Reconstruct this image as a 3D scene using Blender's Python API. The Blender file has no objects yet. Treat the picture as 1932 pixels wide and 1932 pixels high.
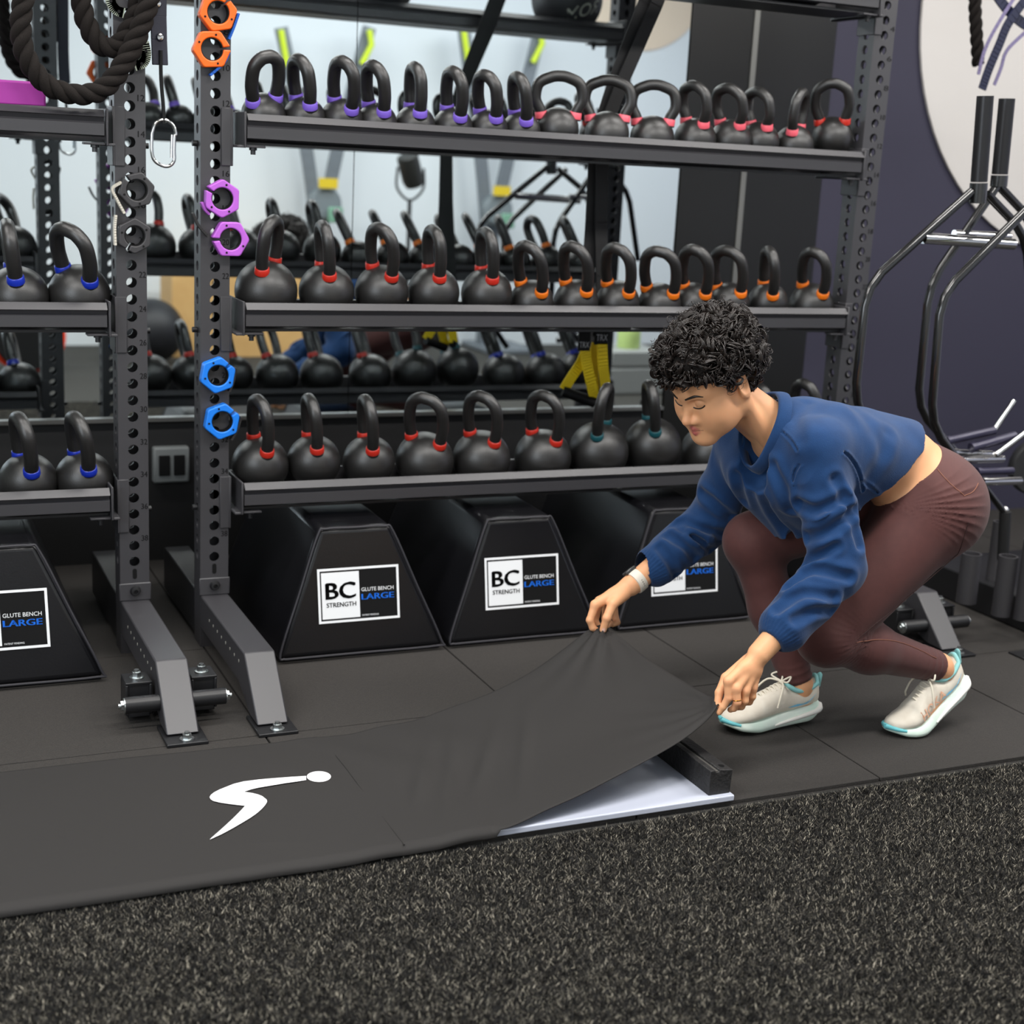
import bpy, bmesh, math, random
import numpy as np
from mathutils import Vector, Matrix
random.seed(7); RNG=np.random.default_rng(7)
S=bpy.context.scene
COL=S.collection
# ---------------------------------------------------------------- camera (solved from the rack's hole pitch, tile joints and mirror)
CF,CC=2747.5,np.array([-.9087,-4.0397,1.4223])
CYAW,CPIT,CROL,PPX,PPY=.4313,.2383,.0532,973.04,973.97
def _rot():
    cy,sy,cp,sp=math.cos(CYAW),math.sin(CYAW),math.cos(CPIT),math.sin(CPIT)
    f=np.array([sy*cp,cy*cp,-sp]); r=np.array([cy,-sy,0.]); u=np.cross(r,f)
    return r*math.cos(CROL)+u*math.sin(CROL), -r*math.sin(CROL)+u*math.cos(CROL), f
CR,CU,CFW=_rot()
def at(x,y,Y):
    d=CFW+CR*(x-PPX)/CF-CU*(y-PPY)/CF
    return CC+d*(Y-CC[1])/d[1]
def atz(x,y,Z):
    d=CFW+CR*(x-PPX)/CF-CU*(y-PPY)/CF
    return CC+d*(Z-CC[2])/d[2]
YM=.9323
def atm(x,y,Y):
    p=at(x,y,2*YM-Y); return np.array([p[0],Y,p[2]])
cam=bpy.data.cameras.new('camera'); cob=bpy.data.objects.new('camera',cam); COL.objects.link(cob)
cob.matrix_world=Matrix([[CR[i],CU[i],-CFW[i],CC[i]] for i in range(3)]+[[0,0,0,1]])
cam.sensor_width=36; cam.sensor_fit='HORIZONTAL'; cam.lens=CF/1932*36
cam.shift_x=(966-PPX)/1932; cam.shift_y=(PPY-966)/1932; cam.clip_start=.05
cam.dof.use_dof=True; cam.dof.focus_distance=3.5; cam.dof.aperture_fstop=2.8
S.camera=cob
W=bpy.data.worlds.new('world'); S.world=W; W.use_nodes=True
W.node_tree.nodes['Background'].inputs[0].default_value=(.85,.92,1,1)
W.node_tree.nodes['Background'].inputs[1].default_value=.10
S.view_settings.view_transform='Standard'; S.view_settings.look='None'; S.view_settings.gamma=1
S.view_settings.exposure=0.0; S.view_settings.use_curve_mapping=False
def area(name,loc,target,sx,sy,power,col=(1,1,1)):
    l=bpy.data.lights.new(name,'AREA'); l.shape='RECTANGLE'; l.size=sx; l.size_y=sy; l.energy=power; l.color=col
    o=bpy.data.objects.new(name,l); COL.objects.link(o); o.location=loc
    o.rotation_euler=(Vector(target)-Vector(loc)).to_track_quat('-Z','Y').to_euler(); return o
# ceiling panels over the gym floor and daylight from the window side
for lx in (-1.6,.3,2.2,4.1):
    for ly,pw in ((-.35,30),(-2.1,58)):
        area('ceiling_panel_light',(lx,ly,3.05),(lx,ly,0),1.3,.35,pw,(1,.975,.94))
area('window_daylight',(-2.7,-3.0,1.8),(1.0,-.6,.6),1.8,1.4,60,(.86,.93,1))
area('added_wall_fill',(3.0,-3.3,3.0),(3.2,-4.8,1.6),4.5,.5,52,(.93,.97,1))  # added fill lamp, no real fixture; brightens the white wall the mirror reflects
# ---------------------------------------------------------------- helpers
def lin(c):
    c=c/255.; return c/12.92 if c<=.04045 else ((c+.055)/1.055)**2.4
MATS={}
def M(name,rgb,rough=.5,metal=0,bump=None,var=None,spec=.5,attr=None,coat=0,emit=0):
    if name in MATS: return MATS[name]
    m=bpy.data.materials.new(name); m.use_nodes=True; nt=m.node_tree; b=nt.nodes['Principled BSDF']
    c=(*[lin(v) for v in rgb],1); b.inputs['Base Color'].default_value=c
    b.inputs['Roughness'].default_value=rough; b.inputs['Metallic'].default_value=metal
    b.inputs['Specular IOR Level'].default_value=spec; b.inputs['Coat Weight'].default_value=coat
    if emit: b.inputs['Emission Color'].default_value=c; b.inputs['Emission Strength'].default_value=emit
    tc=nt.nodes.new('ShaderNodeTexCoord')
    def noise(sc,det=3):
        n=nt.nodes.new('ShaderNodeTexNoise'); n.inputs['Scale'].default_value=sc; n.inputs['Detail'].default_value=det
        nt.links.new(tc.outputs['Object'],n.inputs['Vector']); return n
    if attr:
        a=nt.nodes.new('ShaderNodeAttribute'); a.attribute_name=attr; nt.links.new(a.outputs['Color'],b.inputs['Base Color'])
    if var:   # (scale, rgb2, contrast)
        n=noise(var[0],var[3] if len(var)>3 else 4); r=nt.nodes.new('ShaderNodeValToRGB')
        r.color_ramp.elements[0].position=.5-var[2]; r.color_ramp.elements[1].position=.5+var[2]
        r.color_ramp.elements[0].color=c; r.color_ramp.elements[1].color=(*[lin(v) for v in var[1]],1)
        nt.links.new(n.outputs['Fac'],r.inputs['Fac'])
        nt.links.new(r.outputs['Color'],b.inputs['Base Color'])
    if bump:
        n=noise(bump[0],2); bp=nt.nodes.new('ShaderNodeBump'); bp.inputs['Strength'].default_value=bump[1]
        bp.inputs['Distance'].default_value=bump[2] if len(bump)>2 else .002
        nt.links.new(n.outputs['Fac'],bp.inputs['Height']); nt.links.new(bp.outputs['Normal'],b.inputs['Normal'])
    MATS[name]=m; return m
def wpos(o):
    p=np.zeros(3)
    while o is not None: p+=np.array(o.location); o=o.parent
    return p
class MB:
    def __init__(s): s.v=[]; s.f=[]
    def add(s,v,f):
        n=len(s.v); s.v.extend([tuple(map(float,p)) for p in v]); s.f.extend([tuple(i+n for i in q) for q in f]); return s
    def box(s,x0,x1,y0,y1,z0,z1):
        v=[(x,y,z) for x in(x0,x1) for y in(y0,y1) for z in(z0,z1)]
        return s.add(v,[(0,1,3,2),(4,6,7,5),(0,4,5,1),(2,3,7,6),(0,2,6,4),(1,5,7,3)])
    def obox(s,c,ax,half):   # oriented box, ax = 3 unit axes
        c=np.array(c); ax=np.array(ax)
        v=[c+ax[0]*a*half[0]+ax[1]*b*half[1]+ax[2]*d*half[2] for a in(-1,1) for b in(-1,1) for d in(-1,1)]
        return s.add(v,[(0,1,3,2),(4,6,7,5),(0,4,5,1),(2,3,7,6),(0,2,6,4),(1,5,7,3)])
    def tube(s,pts,r,n=10,closed=False,caps=True,sq=1.0):
        P=np.array(pts,float); m=len(P); r=np.broadcast_to(np.array(r,float),(m,))
        T=np.zeros_like(P)
        if closed: T=np.roll(P,-1,0)-np.roll(P,1,0)
        else: T[1:-1]=P[2:]-P[:-2]; T[0]=P[1]-P[0]; T[-1]=P[-1]-P[-2]
        T/=np.linalg.norm(T,axis=1)[:,None]+1e-12
        a=np.array([0,0,1.]) if abs(T[0][2])<.9 else np.array([1.,0,0])
        N=np.cross(T[0],a); N/=np.linalg.norm(N); V=[]
        for i in range(m):
            N=N-T[i]*(N@T[i]); N/=np.linalg.norm(N)+1e-12; B=np.cross(T[i],N)
            for k in range(n):
                t=2*math.pi*k/n; V.append(P[i]+r[i]*(N*math.cos(t)+B*sq*math.sin(t)))
        F=[]
        for i in range(m if closed else m-1):
            j=(i+1)%m
            for k in range(n): F.append((i*n+k,i*n+(k+1)%n,j*n+(k+1)%n,j*n+k))
        if caps and not closed: F.append(tuple(range(n))[::-1]); F.append(tuple((m-1)*n+k for k in range(n)))
        return s.add(V,F)
    def cyl(s,a,b,r,n=16,r2=None): return s.tube([a,b],[r,r if r2 is None else r2],n)
    def lathe(s,prof,c=(0,0,0),ax=(0,0,1),n=32):
        ax=np.array(ax,float); ax/=np.linalg.norm(ax); a=np.array([1.,0,0]) if abs(ax[0])<.9 else np.array([0,1.,0])
        u=np.cross(ax,a); u/=np.linalg.norm(u); w=np.cross(ax,u); c=np.array(c,float); V=[];F=[]
        for r,z in prof:
            for k in range(n):
                t=2*math.pi*k/n; V.append(c+ax*z+r*(u*math.cos(t)+w*math.sin(t)))
        m=len(prof)
        for i in range(m-1):
            for k in range(n): F.append((i*n+k,i*n+(k+1)%n,(i+1)*n+(k+1)%n,(i+1)*n+k))
        F.append(tuple(range(n))[::-1]); F.append(tuple((m-1)*n+k for k in range(n)))
        return s.add(V,F)
    def prism(s,poly,o,ax,ay,d):    # closed polygon in plane (o,ax,ay), extruded by vector d
        o,ax,ay,d=map(lambda q:np.array(q,float),(o,ax,ay,d)); n=len(poly)
        A=[o+ax*x+ay*y for x,y in poly]; V=A+[p+d for p in A]
        F=[tuple(range(n))[::-1],tuple(range(n,2*n))]+[(i,(i+1)%n,n+(i+1)%n,n+i) for i in range(n)]
        return s.add(V,F)
    def ring_prism(s,outer,inner,o,ax,ay,d):  # two closed polygons with equal counts
        o,ax,ay,d=map(lambda q:np.array(q,float),(o,ax,ay,d)); n=len(outer)
        A=[o+ax*x+ay*y for x,y in outer]; B=[o+ax*x+ay*y for x,y in inner]
        V=A+B+[p+d for p in A]+[p+d for p in B]; F=[]
        for i in range(n):
            j=(i+1)%n
            F+=[(i,j,n+j,n+i)[::-1],(2*n+i,2*n+j,3*n+j,3*n+i),(i,j,2*n+j,2*n+i),(n+i,n+j,3*n+j,3*n+i)[::-1]]
        return s.add(V,F)
    def sphere(s,c,r,n=16,m=10,sc=(1,1,1)):
        pr=[(max(1e-4,math.sin(math.pi*i/m)),-math.cos(math.pi*i/m)) for i in range(m+1)]
        k=len(s.v); s.lathe(pr,n=n)
        for i in range(k,len(s.v)): s.v[i]=tuple(c[q]+r*sc[q]*s.v[i][q] for q in range(3))
        return s
    def build(s,name,mat,parent=None,bevel=0,smooth=40,seg=2,fixn=True,solid=0):
        me=bpy.data.meshes.new(name)
        o=bpy.data.objects.new(name,me); COL.objects.link(o)
        V=np.array(s.v,float)
        if parent is not None: o.parent=parent; V=V-wpos(parent)
        else:
            lo,hi=V.min(0),V.max(0); org=np.array([(lo[0]+hi[0])/2,(lo[1]+hi[1])/2,lo[2]]); o.location=org; V=V-org
        me.from_pydata(V.tolist(),[],s.f)
        if fixn:
            bm=bmesh.new(); bm.from_mesh(me); bmesh.ops.recalc_face_normals(bm,faces=bm.faces); bm.to_mesh(me); bm.free()
        for m in (mat if isinstance(mat,(list,tuple)) else [mat]): me.materials.append(m)
        if smooth: me.shade_smooth(); me.set_sharp_from_angle(angle=math.radians(smooth))
        if solid: q=o.modifiers.new('t','SOLIDIFY'); q.thickness=solid; q.offset=0
        if bevel:
            q=o.modifiers.new('b','BEVEL'); q.width=bevel; q.segments=seg; q.limit_method='ANGLE'; q.angle_limit=math.radians(40)
            q.harden_normals=False
        return o
def tag(o,label=None,cat=None,group=None,kind=None):
    if label: o['label']=label
    if cat: o['category']=cat
    if group: o['group']=group
    if kind: o['kind']=kind
    return o
def thing(name,label,cat,loc,group=None):
    o=bpy.data.objects.new(name,None); COL.objects.link(o); o.location=loc; o.empty_display_size=.05
    return tag(o,label,cat,group)
_tc={}
def text_poly(t,font=None):
    if t in _tc: return _tc[t]
    c=bpy.data.curves.new('txt','FONT'); c.body=t; c.size=1; c.align_x='LEFT'; c.resolution_u=3
    o=bpy.data.objects.new('txt',c); COL.objects.link(o); bpy.context.view_layer.update()
    me=o.evaluated_get(bpy.context.evaluated_depsgraph_get()).to_mesh()
    v=np.array([x.co[:] for x in me.vertices])[:,:2]; f=[tuple(p.vertices) for p in me.polygons]
    bpy.data.objects.remove(o); bpy.data.curves.remove(c)
    lo,hi=v.min(0),v.max(0); v=(v-lo)/(hi-lo); _tc[t]=(v,f,(hi-lo)[0]/(hi-lo)[1]); return _tc[t]
def text(mb,t,o,ax,ay,w,h):      # text filling a w x h box whose lower-left corner is o
    v,f,asp=text_poly(t); o,ax,ay=map(lambda q:np.array(q,float),(o,ax,ay))
    return mb.add([o+ax*x*w+ay*y*h for x,y in v],f)
def arc(c,r,a0,a1,n,ax=(1,0,0),ay=(0,0,1)):
    c,ax,ay=map(lambda q:np.array(q,float),(c,ax,ay))
    return [c+ax*r*math.cos(a0+(a1-a0)*i/n)+ay*r*math.sin(a0+(a1-a0)*i/n) for i in range(n+1)]
def smooth_path(pts,k=8):
    P=np.array(pts,float); P=np.vstack([2*P[0]-P[1],P,2*P[-1]-P[-2]]); out=[]
    for i in range(1,len(P)-2):
        for t in np.linspace(0,1,k,endpoint=False):
            a,b,c,d=P[i-1:i+3]; out.append(.5*((2*b)+(-a+c)*t+(2*a-5*b+4*c-d)*t*t+(-a+3*b-3*c+d)*t**3))
    out.append(P[-2]); return np.array(out)
# ---------------------------------------------------------------- materials
steel=M('black_powder_coat',(56,55,58),.40,.0,(900,.10,.0006),spec=.6)
steel_d=M('black_steel',(24,24,26),.42,.0,(700,.1,.0005))
iron=M('powder_coated_iron',(34,33,32),.40,0,(420,.30,.0010),(9,(27,26,26),.3),spec=.7)
rubber=M('rubber_floor',(43,41,40),.85,0,(260,.6,.002),(420,(58,55,52),.22,2),spec=.3)
chrome=M('chrome',(205,205,205),.12,1)
zinc=M('zinc_bolt',(190,195,195),.28,1)
gloss=M('gloss_black_tube',(16,16,17),.22,0,coat=.6)
vinyl=M('black_vinyl',(14,14,17),.30,0,(160,.2,.001),spec=.5)
white=M('white_print',(232,234,236),.6); blackp=M('black_print',(10,10,11),.6,spec=.25); bluep=M('blue_print',(25,125,245),.55)
navy=M('navy_wall_paint',(46,44,62),.7,0,(40,.08,.002)); blackw=M('black_wall_paint',(17,17,18),.6)
whitew=M('white_wall_paint',(226,231,234),.8); cream=M('cream_sign',(235,214,190),.6); pale=M('pale_sign',(202,198,194),.55)
mirror=M('mirror_glass',(222,230,232),.0,1)
# ---------------------------------------------------------------- the room
def struct(o): o['kind']='structure'; return o
mb=MB()
TX=[-3.43+.68*i for i in range(15)]; TY=[-1.398,-.70,-.02,.66,.96]
for i in range(14):
    for j in range(4): mb.box(TX[i]+.0022,TX[i+1]-.0022,TY[j]+.0022,TY[j+1]-.0022,-.012,0)
mb.box(-3.43,6.1,-1.398,.96,-.03,-.011)
struct(mb.build('floor',rubber,bevel=.0015,seg=1))
struct(MB().box(-3.43,6.1,-4.85,-1.40,-.03,-.012).build('floor_turf_base',M('turf_backing',(30,29,28),.95,0,(300,.5,.003),(500,(70,68,62),.2,2))))
struct(MB().box(-3.43,6.1,-4.95,-4.85,-.03,3.2).build('wall_front',whitew))
struct(MB().box(-3.53,-3.43,-4.95,1.05,-.03,3.2).build('wall_left',M('grey_green_paint',(150,156,152),.8)))
struct(MB().box(6.1,6.2,-4.95,1.05,-.03,3.2).build('wall_right',M('lavender_paint',(200,203,222),.8)))
struct(MB().box(-3.43,6.1,-4.95,1.05,3.2,3.3).build('ceiling',M('dark_ceiling',(120,120,122),.8)))
struct(MB().box(-3.43,2.645,.9523,1.05,-.03,3.2).build('wall_back',blackw))
struct(MB().box(2.645,6.1,.9323,1.05,-.03,3.2).build('wall_back_navy',navy))
struct(MB().box(-3.43,1.989,.912,.9523,.500,.5135).build('trim_1',M('brushed_channel',(165,165,162),.3,1)))
for x0,x1,nm,lb in [(-3.43,.690,'left','wide mirror sheet behind the racks, left of the vertical seam'),(.693,1.989,'right','mirror sheet behind the kettlebell rack, between the seam and the dark panels')]:
    o=MB().box(x0,x1,.9323,.9515,.5135,2.9).build('wall_mirror',mirror); tag(o,lb,'mirror')
dk=M('dark_glossy_panel',(17,17,16),.32,0,None,spec=.4)
for x0,x1,lb in [(1.993,2.262,'narrow dark glossy wall panel beside the mirror edge'),(2.285,2.645,'dark glossy wall panel next to the navy wall')]:
    tag(MB().box(x0,x1,.925,.9515,0,2.9).build('wall_panel',dk,bevel=.002),lb,'panel')
struct(MB().box(2.262,2.285,.920,.9515,0,2.9).build('trim_2',M('grey_trim',(120,120,116),.4,.6)))
# pale round sign on the navy wall and its counterpart on the wall opposite
def disc(name,c,r,mat,lb,ny,rim=None):
    o=MB().lathe([(r*.97,0),(r,.004),(r,.016),(r*.97,.02),(.001,.02)],c,(0,ny,0),72).build(name,mat); tag(o,lb,'sign'); return o
disc('round_wall_sign',(4.02,.932,2.12),.98,pale,'large pale round sign on the navy wall at right',-1)
c=atm(1215,-30,-4.8); disc('round_wall_sign',(c[0],-4.85,c[2]+.12),.62,cream,'cream round sign seen in the mirror on the opposite wall',1)
# wall socket
c0,c1=at(287,910,.94),at(355,840,.94)
so=thing('wall_outlet','grey double outlet box on the black wall between the two posts','outlet',(c0[0]/2+c1[0]/2,.95,c0[2]))
x0,x1,z0,z1=c0[0],c1[0],c0[2],c1[2]
MB().box(x0,x1,.915,.952,z0,z1).build('housing',M('outlet_grey',(112,116,116),.5),so,bevel=.008)
for a in (.15,.56): MB().box(x0+(x1-x0)*a,x0+(x1-x0)*(a+.3),.908,.916,z0+.028,z1-.028).build('socket_insert',blackp,so,bevel=.002)
# ---------------------------------------------------------------- racks
PW,PITCH,Z0=.081,.046,2.0649
HW=PW/2
def hole_face(mb,org,ax,ay_out,zs,zlo,zhi,r=.0145):
    # one wall of a square tube, in plane through org spanned by ax (width) and z, outward ay_out, with round holes and rims
    org,ax,out=map(lambda q:np.array(q,float),(org,ax,ay_out)); z=np.array([0,0,1.])
    hp=PITCH/2; bnd=[]
    for i in range(5): bnd.append((-HW+PW*i/5,-hp))
    for i in range(3): bnd.append((HW,-hp+PITCH*i/3))
    for i in range(5): bnd.append((HW-PW*i/5,hp))
    for i in range(3): bnd.append((-HW,hp-PITCH*i/3))
    n=len(bnd); ang=[math.atan2(b,a) for a,b in bnd]
    # even out circle angles
    ca=[-2.6+2*math.pi*i/n for i in range(n)]
    for zc in zs:
        c=org+z*zc; V=[];
        for a,b in bnd: V.append(c+ax*a+z*b)
        for t in ca: V.append(c+ax*r*math.cos(t)+z*r*math.sin(t))
        for t in ca: V.append(c+ax*r*math.cos(t)+z*r*math.sin(t)-out*.006)
        F=[]
        for i in range(n):
            j=(i+1)%n; F+=[(i,j,n+j,n+i),(n+i,n+j,2*n+j,2*n+i)]
        mb.add(V,F)
    top,bot=max(zs)+hp,min(zs)-hp
    for a,b in ((zlo,bot),(top,zhi)):
        if b>a: mb.add([org+ax*-HW+z*a,org+ax*HW+z*a,org+ax*HW+z*b,org+ax*-HW+z*b],[(0,1,2,3)])
def bolt(mb,c,ax,r=.012,h=.012):
    ax=np.array(ax,float); c=np.array(c,float)
    mb.lathe([(r*1.5,0),(r*1.5,.003),(r*1.2,.004)],c,ax,16); mb.lathe([(r,.003),(r,h),(r*.8,h+.001)],c,ax,6)
    mb.lathe([(r*.55,h),(r*.55,h+.006)],c,ax,10)
def post(parent,X):
    mb=MB(); zs=[Z0-PITCH*k for k in range(-4,40)]
    hole_face(mb,(X,0,0),(1,0,0),(0,-1,0),zs,0,2.35); hole_face(mb,(X,PW,0),(-1,0,0),(0,1,0),zs,0,2.35)
    hole_face(mb,(X-HW,HW,0),(0,-1,0),(-1,0,0),zs,0,2.35); hole_face(mb,(X+HW,HW,0),(0,1,0),(1,0,0),zs,0,2.35)
    mb.box(X-HW,X+HW,0,PW,2.35,2.353)
    mb.build('upright_post',steel,parent,smooth=30,fixn=False)
    for k in range(4,40,2):
        t=MB(); text(t,str(k),(X+.0195,-.0006,Z0-PITCH*k+.0135),(1,0,0),(0,0,1),.018,.016); text(t,str(k),(X+.0201,-.0009,Z0-PITCH*k+.0137),(1,0,0),(0,0,1),.018,.016); t.build('hole_number',blackp,parent,smooth=0,fixn=False)
    sl=MB().prism([(.006*math.cos(a),.009*(1 if math.sin(a)>0 else -1)+.006*math.sin(a)) for a in np.linspace(0,2*math.pi,16,endpoint=False)],(X,-.0012,.235),(1,0,0),(0,0,1),(0,.002,0))
    sl.build('adjust_slot',blackp,parent,smooth=0)
def foot(parent,X,roller):
    zt,yt,yb,w=.157,-.523,-.668,HW
    mb=MB(); prof=[(0.0,zt),(yt,zt),(yb,.012),(yb+.075,.012),(yt+.06,.06),(0.0,.06)]
    mb.prism(prof,(X-w,0,0),(0,1,0),(0,0,1),(2*w,0,0)); mb.build('foot_beam',steel,parent,bevel=.004)
    MB().prism([(PW,.157),(.55,.157),(.55,.02),(PW,.02)],(X-w,0,0),(0,1,0),(0,0,1),(2*w,0,0)).build('rear_foot_beam',steel_d,parent,bevel=.004)
    MB().box(X-w-.004,X+w+.004,-.006,.0,zt,zt+.052).build('post_flange',steel,parent,bevel=.003)
    q=MB(); q.lathe([(.013,0),(.015,.004),(.012,.012),(.006,.013),(.006,.005)],(X,-.006,zt+.03),(0,-1,0),18); q.build('flange_bolt',steel_d,parent)
    MB().box(X-w-.008,X+w+.012,yb-.05,yb+.085,0,.009).build('foot_plate',steel_d,parent,bevel=.002)
    q=MB(); bolt(q,(X+.004,yb-.026,.009),(0,0,1),.012,.014); q.build('floor_bolt',zinc,parent)
    h=MB()
    for i in range(8): h.cyl((X-w-.0006,-.12-.05*i,.118-.0),(X-w+.003,-.12-.05*i,.118),.0045,10)
    h.build('beam_holes',M('hole_light',(150,148,140),.6),parent)
    if roller:
        yr=-.575
        MB().cyl((X-.125,yr,.066),(X+.125,yr,.066),.021,24).build('roller_tube',steel_d,parent)
        for s in (-1,1):
            q=MB(); bolt(q,(X+s*.125,yr,.066),(s,0,0),.013,.010); q.build('roller_bolt',zinc,parent)
            q=MB(); cx=X+s*.082
            q.box(cx-.033,cx+.033,yr+.045,yr+.12,.100,.107); q.box(cx-.033,cx-.026,yr+.045,yr+.12,.02,.1); q.box(cx+.026,cx+.033,yr+.045,yr+.12,.02,.1); q.box(cx-.033,cx+.033,yr+.113,yr+.12,.02,.1); q.box(cx-.028,cx+.028,yr+.05,yr+.113,.012,.1)
            b=q.build('roller_bracket',steel_d,parent,bevel=.002)
            q=MB(); bolt(q,(cx,yr+.08,.107),(0,0,1),.012,.016); q.build('bracket_bolt',zinc,parent)
LIPS=[1.5116,1.0065,.4957]
def tray(parent,L,x0,x1,ends):
    A=[(-.045,0),(-.064,-.0175),(-.052,-.019),(-.047,-.031),(-.053,-.035),(-.053,-.064),(-.040,-.068),(-.02,-.064),(-.02,-.05),(-.032,-.02),(-.036,-.002)]
    MB().prism(A,(x0,0,L),(0,1,0),(0,0,1),(x1-x0,0,0)).build('front_rail',steel,parent,smooth=30)
    B=[(.15-a,b-.012) for a,b in A][::-1]
    MB().prism(B,(x0,0,L),(0,1,0),(0,0,1),(x1-x0,0,0)).build('rear_rail',steel,parent,smooth=30)
    MB().box(x0,x1,-.025,.175,L-.082,L-.075).build('tray_plate',steel_d,parent)
    for X,s in ends:    # post face, direction towards the tray
        xo=X+s*HW
        q=MB(); q.box(min(xo,xo+s*.006),max(xo,xo+s*.006),-.008,PW+.004,L-.14,L+.012)
        xf=X+s*(HW-.026); q.box(min(xf,xo+s*.006),max(xf,xo+s*.006),-.006,0,L-.14,L+.012)
        q.box(min(xf,xo+s*.006),max(xf,xo+s*.006),PW,PW+.006,L-.14,L+.012)
        q.box(min(xo+s*.006,xo+s*.03),max(xo+s*.006,xo+s*.03),-.055,.20,L-.090,L-.083)
        q.box(min(xo+s*.024,xo+s*.03),max(xo+s*.024,xo+s*.03),-.058,.205,L-.090,L+.004)
        q.box(min(xo+s*.03,xo+s*.085),max(xo+s*.03,xo+s*.085),-.05,-.012,L-.089,L-.083)
        q.build('tray_bracket',steel,parent,bevel=.0015,seg=1)
        q=MB(); q.lathe([(.011,0),(.011,-.006),(.007,-.007),(.007,-.018)],(xo+s*.055,-.03,L-.089),(0,0,1),8); q.build('bracket_bolt',steel_d,parent)
        q=MB(); q.cyl((xo-s*(PW+.001),HW,L-.085),(xo-s*(PW+.014),HW,L-.085),.008,10); q.build('cross_bolt',steel_d,parent)
XS,XR=-.226,2.1696
rk=thing('kettlebell_rack','long black perforated steel rack holding three rows of kettlebells','rack',(1.08,0,0))
post(rk,0.); post(rk,XR); foot(rk,0.,False); foot(rk,XR,True)
for L in LIPS+[2.02]: tray(rk,L,.074,XR-.074,[(0.,1),(XR,-1)])
lr=thing('storage_rack','black perforated steel rack cut off by the left edge, with blue-banded kettlebells','rack',(XS,0,0))
post(lr,XS); foot(lr,XS,True)
for L in [1.498,1.003,.498]: tray(lr,L,-1.9,XS-.074,[(XS,-1)])
# ---------------------------------------------------------------- kettlebells
BANDM={'purple':M('purple_band',(125,95,205),.45),'pink':M('pink_band',(232,95,110),.45),'red':M('red_band',(190,40,25),.4),'orange':M('orange_band',(240,120,20),.45),'teal':M('teal_band',(20,80,88),.45),'blue':M('blue_band',(20,45,165),.3)}
def pix(p):
    d=np.asarray(p,float)-CC; z=d@CFW; return np.array([PPX+CF*(d@CR)/z,PPY-CF*(d@CU)/z])
def axes(phi,tau,rho):   # handle azimuth, lean towards the room, lean along the shelf
    n=np.array([math.sin(rho),-math.sin(tau)*math.cos(rho),math.cos(tau)*math.cos(rho)]); e=np.array([math.cos(phi),math.sin(phi),0.]); e-=n*(e@n); e/=np.linalg.norm(e)
    return e,n,np.cross(n,e)
def kettlebell(px,w,ytop,htop,near,far,hs,col,L,label,group,Y=.066,hr=.0178,sp=1.12):
    c=at(px,ytop+w/2,Y); z=(c-CC)@CFW; R=min(w/2*z/CF,.098); zt=L-.074
    cz=max(c[2],zt+R*.86); c=np.array([c[0],Y,cz]); zl=math.sqrt(R*R-hs*hs*.85)+.007
    near,far=np.array(near,float),np.array(far,float)
    def res(q):
        e,n,_=axes(*q); return np.r_[pix(c-e*hs+n*zl)-near,pix(c+e*hs+n*zl)-far,(q[1]-.22)*14,q[2]*25]
    best=None
    for p0 in np.linspace(.05,math.pi-.05,7):
        q=np.array([p0,.22,0.])
        for _ in range(12):
            r=res(q); J=np.array([(res(q+1e-4*np.eye(3)[i])-r)/1e-4 for i in range(3)]).T; q=q-np.clip(np.linalg.lstsq(J,r,rcond=None)[0],-.35,.35); q[1]=np.clip(q[1],-.1,.6); q[2]=np.clip(q[2],-.3,.3)
        k=(res(q)**2).sum()
        if best is None or k<best[0]: best=(k,q)
    e,n,_=axes(*best[1])
    lo,hi=R*.9,R*3.2
    for _ in range(30):
        H=(lo+hi)/2
        if pix(c+n*H)[1]-hr*CF/z>htop: lo=H
        else: hi=H
    return kb_mesh(c,R,e,n,H,hs,hr,sp,col,label,group)
def kb_mesh(c,R,e,n,H,hs,hr,sp,col,label,group):
    o=thing('kettlebell',label,'kettlebell',(c[0],c[1],c[2]-R),group)
    pr=[(R*.02,-R*.93),(R*.34,-R*.93),(R*.40,-R*.905)]
    for t in np.linspace(-1.12,math.pi/2-.02,22): pr.append((R*math.cos(t),R*math.sin(t)))
    MB().lathe(pr,c,n,36).build('ball',iron,o,smooth=60)
    zb=math.sqrt(R*R-hs*hs*.85)
    half=[(hs*.90,zb-.012),(hs*.97,zb+.012),(hs*sp,zb+(H-zb)*.42),(hs*sp*.88,zb+(H-zb)*.80),(hs*.48,H-.004),(0,H)]
    pts=[(a,b) for a,b in half]+[(-a,b) for a,b in half[::-1][1:]]
    P3=smooth_path([c+e*a+n*b for a,b in pts],6)
    rr=np.full(len(P3),hr); rr[:3]=hr*1.15; rr[-3:]=hr*1.15
    MB().tube(P3,rr,16).build('handle',iron,o,smooth=60)
    for sg in (0,1):
        Q=P3 if sg==0 else P3[::-1]
        i0=next(i for i in range(len(Q)) if np.linalg.norm(Q[i]-c)>R-.001)
        d=Q[i0+2]-Q[i0]; d/=np.linalg.norm(d); s0=Q[i0]-d*.006
        MB().tube([s0,s0+d*.004,s0+d*.017,s0+d*.019],[hr*1.2,hr*1.2,hr*1.13,hr*1.03],18).build('color_band',BANDM[col],o,smooth=50)
    return o
ORD='first second third fourth fifth sixth seventh eighth ninth tenth eleventh twelfth'.split()
def row(rows,L,shelf,group,**kw):
    cnt={}
    for r in rows: cnt[r[6]]=cnt.get(r[6],0)+1
    seen={}
    for px,w,yt,ht,nr,fr,col,hs,extra in rows:
        i=seen.get(col,0); seen[col]=i+1
        lb=('%s %s-banded black kettlebell from the left, %s'%(ORD[i],col,shelf)) if cnt[col]>1 else 'only %s-banded black kettlebell, %s'%(col,shelf)
        if extra: lb=extra
        kettlebell(px,w,yt,ht,nr,fr,hs,col,L,lb,group,**kw)
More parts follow.
